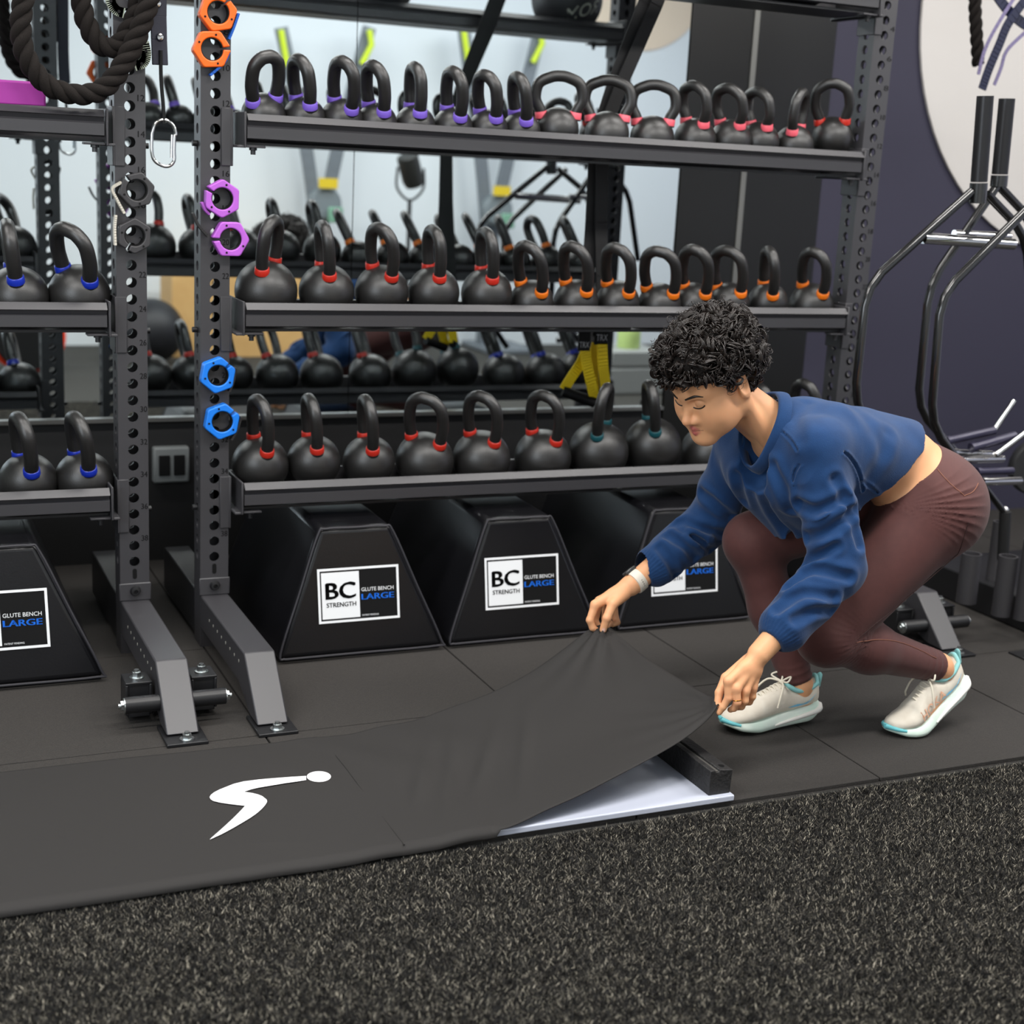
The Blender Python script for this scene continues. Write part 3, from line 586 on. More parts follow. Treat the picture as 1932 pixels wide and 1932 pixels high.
c=atm(52,655,-3.6); o=thing('floor_disc','dark disc with a bright red-orange rim leaning across the room, seen in the mirror','disc',(c[0],-3.6,-.012))
MB().lathe([(.001,0),(.21,0),(.21,.05),(.001,.05)],(c[0],-3.6,.215),(.2,1,.1),40).build('disc_body',blackp,o); q=MB(); q.tube(arc((c[0],-3.585,.215),.215,0,2*math.pi,40)[:-1],.016,8,closed=True); q.build('rim',M('rim_red',(235,60,20),.5),o)
c=atm(775,322,-3.8); o=thing('studio_lamp','black lamp head on a light stand, seen in the mirror','lamp',(c[0],-3.8,-.012))
q=MB(); q.lathe([(.001,-.11),(.06,-.11),(.075,-.07),(.075,.10),(.065,.11),(.001,.11)],c,(-.35,.2,.92),28); q.build('lamp_head',M('lamp_black',(40,40,38),.5),o)
q=MB(); q.tube(smooth_path([c+np.array([-.095,0,.02]),c+np.array([-.095,0,-.12]),c+np.array([0,0,-.2]),c+np.array([.095,0,-.12]),c+np.array([.095,0,.02])],6),.009,8); q.build('yoke',blackp,o)
q=MB(); q.cyl((c[0],-3.8,c[2]-.2),(c[0],-3.8,.0),.014,12); q.build('stand_pole',blackp,o)
for t in (0.3,2.4,4.5): q=MB(); q.cyl((c[0],-3.8,.45),(c[0]+.4*math.cos(t),-3.8+.4*math.sin(t),-.005),.010,8); q.build('leg',blackp,o)
c=atm(1192,658,-2.45); zt=c[2]
st_=M('step_grey',(150,152,150),.5)
for i,(z0,z1,w,lb) in enumerate(((-.012,zt-.11,.24,'lower grey step block across the room, seen in the mirror'),(zt-.11,zt,.2,'upper grey step block under the green roller, seen in the mirror'))):
    o=MB().box(c[0]-w,c[0]+w,-2.75,-2.35,z0,z1).build('step_block',st_,bevel=.015); tag(o,lb,'step','step blocks seen in the mirror')
o=MB().lathe([(.04,0),(.072,0),(.075,.004),(.075,.175),(.072,.18),(.04,.18)],(c[0],-2.5,zt),(0,0,1),28).build('foam_roller',M('pale_green_foam',(200,225,140),.6)); tag(o,'pale green foam roller standing on grey blocks, seen in the mirror','roller')
# ---------------------------------------------------------------- slide board with end stop
sb=thing('slide_board','white slide board with a black end stop under the black cover','slide board',(-.5,-1.1,0))
MB().box(-1.9,.905,-1.402,-.806,0.0005,.016).build('slide_surface',M('glossy_white_plastic',(196,201,216),.28,coat=.3),sb,bevel=.003)
mb=MB(); mb.prism([(.842,.016),(.900,.016),(.903,.074),(.868,.078),(.866,.072),(.858,.072),(.856,.078),(.842,.078)],(0,-1.388,0),(1,0,0),(0,0,1),(0,.582,0))
es=mb.build('end_stop',M('grained_black_bumper',(34,33,33),.6,0,(90,.8,.004)),sb,bevel=.002)
q=MB(); q.cyl((.884,-1.365,.0755),(.884,-1.365,.0768),.008,16); q.build('screw_cap',blackp,es)
q=MB(); q.box(.858,.866,-1.384,-.802,.071,.0735); q.build('stop_groove',M('groove_grey',(80,78,74),.6),es)
# ---------------------------------------------------------------- the cover cloth, its far end lifted by two hands
clothm=M('black_stretch_cloth',(39,37,36),.75,0,(1500,.25,.0008),spec=.35)
HF,HN=np.array([.862,-.80,.238]),np.array([.910,-1.30,.209])
def edge(flat,pts,k=10): return smooth_path([np.array(p) for p in flat]+list(pts),k)
N=edge([(-1.9,-1.416,.019),(-1.0,-1.416,.019),(-.4,-1.420,.019),(-.1,-1.422,.019),(.12,-1.413,.0195)],[at(935,1563,-1.405),at(1035,1524,-1.39),at(1153,1467,-1.37),at(1247,1418,-1.345),at(1298,1386,-1.325),at(1342,1349,-1.31),at(1358,1327,-1.302)])
F=edge([(-1.9,-.785,.019),(-1.0,-.785,.019),(-.4,-.79,.019),(-.1,-.798,.019),(.12,-.80,.0195)],[at(745,1367,-.80),at(850,1336,-.80),at(934.6,1303.6,-.80),at(1002,1268,-.80),at(1060,1227,-.80),at(1112,1188,-.80),at(1140,1176,-.80)])
nu,nv=260,90
def resample(E,n):
    d=np.r_[0,np.cumsum(np.linalg.norm(np.diff(E,axis=0),axis=1))]/1.0
    # nodes denser at the lifted part
    s=np.linspace(0,1,n)**.8*d[-1]; return np.array([np.interp(s,d,E[:,i]) for i in range(3)]).T
E1,E2=resample(F,nu),resample(N,nu); G=np.zeros((nu,nv,3))
for j in range(nv):
    v=j/(nv-1); G[:,j]=(1-v)*E1+v*E2
uu=np.linspace(0,1,nu)[:,None]; vv=np.linspace(0,1,nv)[None,:]
lift=np.clip((G[:,:,2]-.022)/.2,0,1)
G[:,:,2]-=lift**1.5*.016*4*vv*(1-vv)*np.clip((1.03-vv)*1.6,0,1)
# folds running from the pinched corners
dF=np.linalg.norm(G-HF,axis=2); dN=np.linalg.norm(G-HN,axis=2)
aF=np.arctan2(G[:,:,1]-HF[1],G[:,:,0]-HF[0]); aN=np.arctan2(G[:,:,1]-HN[1],G[:,:,0]-HN[0])
G[:,:,2]+=lift*(.010*np.sin(aF*16)*np.exp(-dF/.13)+.007*np.sin(aN*18)*np.exp(-dN/.12)-.012*np.exp(-((aF+1.9)/.16)**2)*np.exp(-dF/.16))
X,Yy=G[:,:,0],G[:,:,1]
wr=.0036*np.sin(X*31+Yy*9+2*np.sin(Yy*7))*np.clip(1-lift*2,0,1)*np.exp(-((X-.22)/.30)**2)+.0006*np.sin(X*13-Yy*17)+.0010*np.exp(-((Yy+1.31+.3*(X+.2))/.012)**2)*np.exp(-((X+.18)/.09)**2)
for x0,sl in ((.24,.5),(.31,.45),(.40,.6),(.50,.5)): wr+=.0066*np.exp(-((X-x0-sl*(Yy+1.1))/.018)**2)*np.exp(-((Yy+1.13)/.16)**2)
G[:,:,2]=np.maximum(G[:,:,2]+wr,.0185)
G[:,-3:,1]-=np.array([.002,.006,.008])[None,:]*(1-lift[:,-3:]); G[:,-3:,2]-=np.array([.0,.007,.017])[None,:]*np.clip(1-lift[:,-3:]*8,0,1)*(G[:,-3:,0]<.30)
mb=MB(); mb.add(G.reshape(-1,3),[(i*nv+j,(i+1)*nv+j,(i+1)*nv+j+1,i*nv+j+1) for i in range(nu-1) for j in range(nv-1)])
cl=mb.build('cover_cloth',clothm,smooth=180,solid=.002,fixn=True); tag(cl,'long black cloth cover with a white figure emblem, its end lifted by the woman','cloth')
LG=[(1395,275),(1330,279),(1250,285),(1180,291),(1110,300),(1065,311),(1030,325),(1000,337),(975,350),(960,362),(955,372),(960,381),(970,388),(1000,396),(1040,402),(1080,407),(1117,411),(1090,440),(1060,470),(1030,498),(1000,525),(975,547),(955,565),(1010,540),(1055,516),(1100,490),(1140,466),(1170,445),(1195,423),(1210,405),(1217,393),(1215,383),(1195,367),(1175,359),(1150,353),(1112,347),(1145,336),(1180,328),(1240,318),(1300,308),(1350,301),(1395,294)]
def flat(x,y): p=atz(x/2.415,1350+y/2.415,.0225); return p
q=MB(); q.add([flat(x,y) for x,y in LG],[tuple(range(len(LG)))]); q.add([flat(1453+55*math.cos(t),278+24.5*math.sin(t)) for t in np.linspace(0,2*math.pi,40,endpoint=False)],[tuple(range(40))])
lo=q.build('printed_emblem',M('emblem_white',(240,240,242),.6),cl,smooth=0); lo.modifiers.new('t','TRIANGULATE')
q=MB(); q.tube([(.085,-.80,.0197),(.088,-1.0,.0197),(.085,-1.2,.0197),(.085,-1.41,.0197)],.0016,6); q.build('stitched_seam',clothm,cl)
# ---------------------------------------------------------------- turf pile
def turf(x0,x1,y0,y1,n,name,label,h=.0095):
    x=RNG.uniform(x0,x1,n); y=RNG.uniform(y0,y1,n); a=RNG.uniform(0,2*np.pi,n); w=RNG.uniform(.0007,.0014,n); L=RNG.uniform(.55,1.15,n)*h; ln=RNG.uniform(.3,1.25,n)*h; b=RNG.uniform(0,2*np.pi,n); z0=-.0095
    cx,cy=np.cos(a)*w,np.sin(a)*w; V=np.zeros((n,3,3),np.float32)
    V[:,0]=np.c_[x-cx,y-cy,np.full(n,z0)]; V[:,1]=np.c_[x+cx,y+cy,np.full(n,z0)]; V[:,2]=np.c_[x+np.cos(b)*ln,y+np.sin(b)*ln,z0+L]
    me=bpy.data.meshes.new(name); me.vertices.add(n*3); me.vertices.foreach_set('co',V.reshape(-1)); me.loops.add(n*3); me.loops.foreach_set('vertex_index',np.arange(n*3,dtype=np.int32)); me.polygons.add(n)
    me.polygons.foreach_set('loop_start',(np.arange(n)*3).astype(np.int32)); me.update(calc_edges=True)
    pal=np.array([[lin(v) for v in c]+[1] for c in ((15,15,15),(24,23,22),(40,38,36),(104,99,90),(196,188,170))],np.float32)
    cl_=(np.sin(x*37+3*np.sin(y*29))+np.sin(y*43+2*np.sin(x*31)))*.02+(np.sin(x*410+2*np.sin(y*170))+np.sin(y*450+2*np.sin(x*190)))*.11
    k=np.clip(np.searchsorted([.36,.62,.82,.94],RNG.uniform(0,1,n)+cl_*.5),0,4)
    at_=me.color_attributes.new('Col','FLOAT_COLOR','POINT'); at_.data.foreach_set('color',np.repeat(pal[k],3,0).reshape(-1))
    o=bpy.data.objects.new(name,me); COL.objects.link(o); me.materials.append(M('turf_fibre',(50,48,44),.6,attr='Col',spec=.3)); tag(o,label,'turf',kind='stuff'); return o
turf(-1.0,2.4,-2.42,-1.420,1100000,'turf_pile','black artificial turf with pale flecks covering the foreground floor')
# ---------------------------------------------------------------- the crouching woman: smooth distance-field modelling
A_=lambda *q: np.array(q,np.float32)
def rc(a,b,r1,r2):
    a,b=np.array(a,np.float32),np.array(b,np.float32); ba=b-a; L=float(ba@ba)+1e-12
    def f(p):
        pa=p-a; t=np.clip(pa@ba/L,0,1); return np.linalg.norm(pa-t[:,None]*ba,axis=1)-(r1+t*(r2-r1))
    return f
def el(c,r,R=None):
    c=np.array(c,np.float32); r=np.array(r,np.float32)
    def f(p):
        q=p-c
        if R is not None: q=q@R.T.astype(np.float32)
        k0=np.linalg.norm(q/r,axis=1); k1=np.linalg.norm(q/(r*r),axis=1)+1e-9; return k0*(k0-1)/k1
    return f
def smin(a,b,k):
    h=np.clip(.5+.5*(b-a)/k,0,1); return b*(1-h)+a*h-k*h*(1-h)
def smax(a,b,k): return -smin(-a,-b,k)
def union(L,k=.02):
    def f(p):
        d=None
        for q in L:
            g,kk=(q if isinstance(q,tuple) else (q,k)); v=g(p); d=v if d is None else smin(d,v,kk)
        return d
    return f
def sdf_mesh(f,lo,hi,h):
    lo,hi=np.array(lo,np.float32),np.array(hi,np.float32); n=np.ceil((hi-lo)/h).astype(int)+1
    ys,zs=np.meshgrid(np.arange(n[1]),np.arange(n[2]),indexing='ij'); V=np.empty(n,np.float32)
    base=np.stack([np.zeros(ys.size),ys.ravel()*h+lo[1],zs.ravel()*h+lo[2]],1).astype(np.float32); ch=max(1,400000//ys.size)
    for i in range(0,n[0],ch):
        m=min(ch,n[0]-i); P=np.tile(base,(m,1)); P[:,0]=np.repeat((np.arange(i,i+m)*h+lo[0]).astype(np.float32),ys.size); V[i:i+m]=f(P).reshape(m,n[1],n[2])
    B=V<0; c=sum(B[i:n[0]-1+i,j:n[1]-1+j,k:n[2]-1+k].astype(np.int8) for i in(0,1) for j in(0,1) for k in(0,1))
    act=np.argwhere((c>0)&(c<8)); idx=-np.ones(c.shape,np.int64); idx[tuple(act.T)]=np.arange(len(act))
    acc=np.zeros((len(act),3)); cnt=np.zeros(len(act))
    for ax in range(3):
        o1,o2=[q for q in range(3) if q!=ax]
        for a in(0,1):
            for b in(0,1):
                s=act.copy(); s[:,o1]+=a; s[:,o2]+=b; e=s.copy(); e[:,ax]+=1
                v0,v1=V[tuple(s.T)],V[tuple(e.T)]; m=(v0<0)!=(v1<0); t=v0/(v0-v1+1e-20); p=s.astype(float); p[:,ax]+=t
                acc[m]+=p[m]; cnt[m]+=1
    P=(acc/cnt[:,None])*h+lo
    F=[]
    for ax in range(3):
        o1,o2=[q for q in range(3) if q!=ax]
        sl0=[slice(None)]*3; sl1=[slice(None)]*3; sl0[ax]=slice(0,-1); sl1[ax]=slice(1,None)
        D=B[tuple(sl0)].astype(np.int8)-B[tuple(sl1)].astype(np.int8); e=np.argwhere(D!=0)
        e=e[(e[:,o1]>0)&(e[:,o2]>0)&(e[:,o1]<n[o1]-1)&(e[:,o2]<n[o2]-1)]; sg=D[tuple(e.T)]
        q=[]
        for a,b in((1,1),(0,1),(0,0),(1,0)):
            s=e.copy(); s[:,o1]-=a; s[:,o2]-=b; q.append(idx[tuple(s.T)])
        q=np.stack(q,1); flip=(sg<0)^(ax==1); q[flip]=q[flip][:,::-1]; F.append(q)
    F=np.vstack(F)
    for _ in range(2):
        Q=P.astype(np.float32); e=h*.4; g=np.stack([f(Q+A_(e,0,0))-f(Q-A_(e,0,0)),f(Q+A_(0,e,0))-f(Q-A_(0,e,0)),f(Q+A_(0,0,e))-f(Q-A_(0,0,e))],1)/(2*e)
        d=f(Q)/np.maximum((g*g).sum(1),.2); st=g*d[:,None]; P=P-np.clip(st,-h*.6,h*.6)
    return P,F
def raw_obj(name,P,F,mat,parent,org,col=None):
    me=bpy.data.meshes.new(name); n,m=len(P),len(F); me.vertices.add(n); me.vertices.foreach_set('co',(P-org).astype(np.float32).reshape(-1))
    me.loops.add(m*4); me.loops.foreach_set('vertex_index',F.reshape(-1).astype(np.int32)); me.polygons.add(m); me.polygons.foreach_set('loop_start',(np.arange(m)*4).astype(np.int32))
    me.update(calc_edges=True); me.validate(); me.shade_smooth(); me.materials.append(mat)
    if col is not None: at_=me.color_attributes.new('Col','FLOAT_COLOR','POINT'); at_.data.foreach_set('color',np.c_[col,np.ones(n)].astype(np.float32).reshape(-1))
    o=bpy.data.objects.new(name,me); COL.objects.link(o)
    if parent is None: o.location=org
    else: o.parent=parent
    return o
def wob(p,s,seed=0.):
    x,y,z=(p[:,i]*s for i in range(3)); return (np.sin(x+1.7*np.sin(y*.9+seed)+seed)+np.sin(y*1.1+1.9*np.sin(z*.8+seed*2))+np.sin(z*1.2+1.6*np.sin(x*1.1-seed)))/3
OR=np.array([1.55,-1.08,0.])
# head frame
HS=1.093; HC=np.array([.987,-1.03,.925]); ya,pi_,ro=.286,.562,.019
hf=np.array([-math.cos(ya)*math.cos(pi_),-math.sin(ya)*math.cos(pi_),-math.sin(pi_)]); hl=np.cross([0,0,1],hf); hl/=np.linalg.norm(hl); hu=np.cross(hf,hl)
hl,hu=hl*math.cos(ro)+hu*math.sin(ro),-hl*math.sin(ro)+hu*math.cos(ro); HM=np.array([hf,hl,hu])
H2W=lambda q: HC+HS*(np.array(q,float)@HM)
W2H=lambda p: ((p-HC.astype(np.float32))@HM.T.astype(np.float32))/np.float32(HS)
def head_local():
    L=[(el((-.012,0,.045),(.098,.076,.085)),.02),(el((.042,0,.042),(.050,.060,.055)),.03),(el((.043,0,-.012),(.046,.057,.064)),.03),
       (el((.082,0,-.089),(.017,.022,.016)),.03),(el((.074,0,-.055),(.023,.031,.028)),.025)]
    for s in(1,-1):
        L+=[(rc((-.002,s*.047,-.05),(.070,s*.013,-.090),.021,.016),.03),(el((.056,s*.038,-.024),(.029,.024,.027)),.03),(el((.034,s*.040,-.048),(.046,.025,.040)),.03),(rc((.088,s*.010,.027),(.069,s*.044,.030),.0070,.0075),.018)]
    base=union(L)
    nose=union([rc((.087,0,.014),(.1075,0,-.023),.0070,.0088),(el((.1095,0,-.0275),(.0100,.0102,.0095)),.008),(el((.098,.0125,-.0315),(.0108,.0076,.0070)),.007),(el((.098,-.0125,-.0315),(.0108,.0076,.0070)),.007)],.008)
    ul=union([rc((.0985,0,-.0535),(.0925,.011,-.0545),.0050,.0046),rc((.0985,0,-.0535),(.0925,-.011,-.0545),.0050,.0046),rc((.0915,.011,-.0545),(.083,.023,-.0585),.0040,.0018),rc((.0915,-.011,-.0545),(.083,-.023,-.0585),.0040,.0018)],.003)
    ll=union([rc((.0970,0,-.0642),(.0910,.012,-.0630),.0066,.0054),rc((.0970,0,-.0642),(.0910,-.012,-.0630),.0066,.0054),rc((.0895,.012,-.0625),(.083,.021,-.0592),.0046,.0018),rc((.0895,-.012,-.0625),(.083,-.021,-.0592),.0046,.0018)],.004)
    sock=[el((.095,s*.031,.011),(.015,.017,.0095)) for s in(1,-1)]; lid=[el((.0745,s*.029,.007),(.0142,.0152,.0135)) for s in(1,-1)]
    ear=[(el((-.010,s*.079,.002),(.019,.0085,.031),np.array([[.95,s*.25,.2],[-s*.25,.97,0],[-.2,0,.98]])),el((-.006,s*.089,.004),(.0125,.0095,.0225)),el((-.012,s*.074,-.022),(.010,.008,.010))) for s in(1,-1)]
    def f(q):
        d=base(q); d=smin(d,nose(q),.015)
        for s in sock: d=smax(d,-s(q),.012)
        for s in lid: d=smin(d,s(q),.003)
        d=smin(d,ul(q),.003); d=smin(d,ll(q),.0035)
        for a,b,c in ear: e=smax(a(q),-b(q),.004); e=smin(e,c(q),.006); d=smin(d,e,.007)
        for s in(1,-1): d=smax(d,-el((.1045,s*.0062,-.0372),(.005,.003,.003))(q),.002)
        return d
    return f,ul,ll,lid
fhead,fUL,fLL,fLID=head_local()
J=dict(neck0=(1.205,-1.035,.79),skull=tuple(H2W((-.028,0,-.045))),Lsh=(1.205,-1.175,.785),Rsh=(1.185,-.885,.755),Lel=tuple(at(1580,1072,-1.24)),Lwr=tuple(at(1432,1234,-1.29)),Rel=tuple(at(1342,982,-.75)),Rwr=tuple(at(1190,1105,-.79)),
 Lhip=(1.615,-1.13,.605),Rhip=(1.595,-.95,.605),Lkn=(1.300,-1.15,.280),Rkn=(1.232,-.90,.478),Lan=(1.690,-1.15,.168),Ran=(1.352,-1.0,.095))
torso=[rc((1.535,-1.075,.715),(1.29,-1.10,.765),.092,.105),rc((1.535,-.985,.715),(1.29,-.97,.755),.092,.105),(rc(J['Lsh'],J['Rsh'],.050,.050),.05),(rc(J['neck0'],J['skull'],.058,.052),.04)]
hips=[el((1.638,-1.12,.605),(.135,.115,.13)),el((1.638,-.96,.605),(.135,.115,.13)),rc((1.535,-1.075,.715),(1.62,-1.08,.65),.095,.11),rc((1.535,-.985,.715),(1.62,-.98,.65),.095,.11)]
def legs(e=0.):
    return [(rc(J['Lhip'],np.array(J['Lkn'])+[.02,0,.01],.122+e,.066+e),.05),(rc(J['Lkn'],J['Lkn'],.063+e,.063+e),.03),(rc(np.array(J['Lkn'])+[.03,0,-.005],(1.45,-1.15,.245),.056+e,.062+e),.03),(rc((1.45,-1.15,.245),J['Lan'],.060+e,.036+e),.03),
            (rc(J['Rhip'],J['Rkn'],.112+e,.070+e),.05),(rc(J['Rkn'],J['Rkn'],.066+e,.066+e),.03),(rc(J['Rkn'],(1.29,-.94,.30),.060+e,.058+e),.03),(rc((1.29,-.94,.30),J['Ran'],.058+e,.037+e),.03)]
arms=[(rc(J['Lsh'],J['Lel'],.05,.040),.04),(rc(J['Lel'],J['Lwr'],.040,.0265),.02),(rc(J['Rsh'],J['Rel'],.05,.040),.04),(rc(J['Rel'],J['Rwr'],.040,.0265),.02)]
feet=[(rc(J['Ran'],(1.36,-1.0,.05),.034,.03),.02),(rc((1.37,-1.0,.05),(1.20,-1.01,.035),.03,.03),.02),(rc(J['Lan'],(1.74,-1.14,.12),.033,.03),.02),(rc((1.74,-1.14,.12),(1.60,-1.18,.04),.03,.03),.02)]
_b1,_b2=union(torso+hips+legs()+feet,.035),union(torso+arms,.035)
body_f=lambda p: np.minimum(_b1(p),_b2(p))
def hand(wr,mcps,fings,thumb,pr,fs=1.04):
    L=[]; w=at(*wr)
    for m in mcps: L.append((rc(w,at(*m),pr,.0108*fs),.010))
    L.append((rc((w+at(*mcps[0]))/2,(w+at(*mcps[-1]))/2,.013,.013),.012))
    for m,f in zip(mcps,fings):
        pts=[at(*m)]+[at(*q) for q in f]; rr=[.0100*fs,.0088*fs,.0078*fs,.0068*fs]
        for i in range(len(pts)-1): L.append((rc(pts[i],pts[i+1],rr[i],rr[i+1]),.0035 if i else .007))
    pts=[at(*q) for q in thumb]; rr=[.0175*fs,.0118*fs,.0098*fs,.0082*fs]
    for i in range(len(pts)-1): L.append((rc(pts[i],pts[i+1],rr[i],rr[i+1]),.010 if i==0 else .004))
    return L
LH=hand((1432,1234,-1.29),[(1374,1285,-1.308),(1389,1299,-1.316),(1406,1303,-1.312),(1420,1297,-1.30)],
 [[(1374,1317,-1.314),(1364,1334,-1.310),(1357,1344,-1.306)],[(1391,1325,-1.322),(1385,1336,-1.312),(1378,1339,-1.303)],[(1405,1322,-1.314),(1399,1333,-1.304),(1392,1335,-1.296)],[(1419,1314,-1.30),(1414,1324,-1.292),(1407,1326,-1.285)]],
 [(1412,1248,-1.272),(1370,1279,-1.276),(1357,1307,-1.284),(1354,1329,-1.294)],.0165)
RH=hand((1190,1104,-.79),[(1123,1141,-.80),(1131,1134,-.780),(1144,1132,-.762),(1157,1134,-.748)],
 [[(1113,1170,-.806),(1118,1184,-.808),(1127,1190,-.808)],[(1122,1172,-.785),(1130,1184,-.790),(1138,1186,-.798)],[(1142,1168,-.764),(1150,1176,-.774),(1146,1180,-.786)],[(1160,1164,-.750),(1164,1174,-.760),(1156,1178,-.770)]],
 [(1176,1120,-.802),(1156,1140,-.822),(1145,1166,-.832),(1138,1188,-.826)],.0205,1.14)
neck_f=union([rc(J['neck0'],J['skull'],.058,.052),(rc((1.205,-1.035,.79),(1.30,-1.03,.75),.06,.1),.03)]+[(rc(H2W((-.01,s*.062,-.022)),(1.155,-1.035-s*.02,.765),.015,.013),.02) for s in(1,-1)],.03)
def head_f(p): return smin(fhead(W2H(p))*np.float32(HS),neck_f(p),.022)
fore=lambda a,b: rc(np.array(b)+(np.array(a)-np.array(b))*.55,b,.034,.0275)
lh_f=union([(fore(J['Lel'],J['Lwr']),.012)]+LH,.006); rh_f=union([(fore(J['Rel'],J['Rwr']),.012)]+RH,.006)
def cutbox(f,c,n):  # keep only the side of a plane (hidden inside the clothes)
    c,n=np.array(c,np.float32),np.array(n,np.float32); return lambda p: np.maximum(f(p),-((p-c)@n))
parts=[]
fb=lambda p: np.maximum(body_f(p),-np.linalg.norm((p-np.array(H2W((.02,0,0)),np.float32))/A_(1,1,1),axis=1)+.13)
parts.append(sdf_mesh(fb,(1.0,-1.36,.0),(1.92,-.66,.98),.0062))
parts.append(sdf_mesh(head_f,(.80,-1.17,.70),(1.20,-.88,1.08),.0021))
for f,wr,elb in((lh_f,J['Lwr'],J['Lel']),(rh_f,J['Rwr'],J['Rel'])):
    w,e=np.array(wr),np.array(elb); tip=np.array(at(1360,1335,-1.30)) if f is lh_f else np.array(at(1138,1185,-.80))
    q=w+(e-w)*.42; lo=np.minimum(q,tip)-.06; hi=np.maximum(q,tip)+.06
    u=(w-e)/np.linalg.norm(w-e); parts.append(sdf_mesh(cutbox(f,q,u),lo,hi,.0019))
P=np.vstack([p for p,_ in parts]); off=np.cumsum([0]+[len(p) for p,_ in parts]); F=np.vstack([f+o for (_,f),o in zip(parts,off)])
sk=np.array([lin(v) for v in (228,168,124)]); col=np.tile(sk,(len(P),1)); q=W2H(P.astype(np.float32))
def blend(mask,rgb): 
    global col
    c=np.array([lin(v) for v in rgb]); m=np.clip(mask,0,1)[:,None]; col=col*(1-m)+c*m
isH=np.zeros(len(P),bool); isH[off[1]:off[2]]=True
blend(isH*np.clip(1-np.maximum(np.minimum(fUL(q),fLL(q)),0)/.0026,0,1)*.85,(200,98,100))
blend(isH*np.exp(-((q[:,2]+.0583)/.0009)**2)*(q[:,0]>.078)*(np.abs(q[:,1])<.024)*.75,(110,52,48))
for s in(1,-1): blend(isH*np.exp(-(((q[:,0]-.068)/.02)**2+((q[:,1]-s*.041)/.018)**2+((q[:,2]+.025)/.016)**2))*.35,(222,138,104))
for cc in((.112,0,-.03),): blend(isH*np.exp(-((q-np.array(cc))**2).sum(1)/.016**2)*.3,(224,140,108))
kn=[at(*m) for m in((1374,1285,-1.308),(1389,1299,-1.316),(1406,1303,-1.312),(1420,1297,-1.30),(1374,1317,-1.314),(1391,1325,-1.322),(1122,1147,-.80),(1145,1166,-.832))]
for c in kn: blend(np.exp(-((P-c)**2).sum(1)/.010**2)*.45,(214,128,98))
tn=np.array(at(1138.5,1188,-.826))-CFW*.0075; blend(np.clip(1.6-np.linalg.norm((P-tn)/np.array([.0048,.006,.0072]),axis=1)*1.2,0,1),(238,196,184))
skin=M('skin',(228,168,124),.48,0,(700,.12,.0006),attr='Col',spec=.4)
b=skin.node_tree.nodes['Principled BSDF']; b.inputs['Subsurface Weight'].default_value=.12; b.inputs['Subsurface Radius'].default_value=(.9,.35,.18); b.inputs['Subsurface Scale'].default_value=.01
WO=raw_obj('person',P,F,skin,None,OR,col); tag(WO,'crouching woman in a blue cropped sweatshirt and brown leggings lifting the black cloth','person')
# sweatshirt
swm=M('blue_fleece',(22,52,92),.9,0,(420,.35,.002),(26,(27,60,103),.25),spec=.2)
swm.node_tree.nodes['Principled BSDF'].inputs['Sheen Weight'].default_value=.15
def sleeve(sh,elb,wr,r0,r1,r2):
    sh,elb,wr=map(lambda q:np.array(q),(sh,elb,wr)); cu=wr+(elb-wr)*.15; ed=wr+(elb-wr)*.31
    return [(rc(sh,elb,r0,r1),.035),(rc(elb,ed,r1,r2),.025),(rc(ed,cu,.037,.0315),.008)],cu
SL,cL=sleeve(J['Lsh'],J['Lel'],J['Lwr'],.068,.066,.060); SR,cR=sleeve(J['Rsh'],J['Rel'],J['Rwr'],.066,.063,.056)
tor=[rc((1.56,-1.08,.718),(1.29,-1.10,.758),.100,.125),rc((1.56,-.98,.718),(1.29,-.965,.748),.100,.120),(rc((1.22,-1.09,.70),(1.34,-1.07,.585),.105,.085),.06),(rc((1.20,-.95,.69),(1.30,-.97,.555),.095,.07),.06),(rc((1.34,-1.0,.56),(1.52,-1.03,.64),.06,.10),.05),(rc((1.54,-1.03,.735),(1.21,-1.03,.80),.085,.082),.05),(rc(J['Lsh'],J['Rsh'],.068,.068),.05)]
ftor=union(tor,.04); fSL=union(SL,.02); fSR=union(SR,.02)
hemn=A_(.665,0,-.747); hemp=A_(1.580,-1.03,.815)
def axis_t(p,a,b): a,b=np.array(a,np.float32),np.array(b,np.float32); ba=b-a; return ((p-a)@ba)/float(ba@ba)
def folds(p,a,b,n,ph):
    t=axis_t(p,a,b); q=p-np.array(a,np.float32); s=q[:,0]*16+q[:,1]*13+q[:,2]*6; return np.sin(t*n*.62+s*1.1+2.4*wob(p,13,ph)+ph)
def fmask(p,a,b,ph): t=axis_t(p,a,b); return np.clip(t*1.6,0,1)*np.clip((1.1-t)*3,0,1)*np.clip(wob(p,15,ph+4)*1.6+.65,0.12,1)
def ridge(v): return (1-np.abs(v))**1.6
def seam_line(p,c,n,r): # groove where the sleeve is sewn on
    d=(p-np.array(c,np.float32))@np.array(n,np.float32); return np.exp(-(d/.0035)**2)
uL=np.array(J['Lel'])-np.array(J['Lsh']); uL/=np.linalg.norm(uL); shn=uL*.72+np.array([.15,-.65,-.10]); shn/=np.linalg.norm(shn)
sdb=lambda p: smin(smin(ftor(p),fSL(p),.022),fSR(p),.022)
def ray_hit(f,x,y,t0=2.9,t1=4.2):
    d=CFW+CR*(x-PPX)/CF-CU*(y-PPY)/CF; d/=np.linalg.norm(d); t=np.linspace(t0,t1,700); p=CC+t[:,None]*d; v=f(p.astype(np.float32)); i=np.argmax(v<0); return p[i] if v[i]<0 else None
CREASE=[]
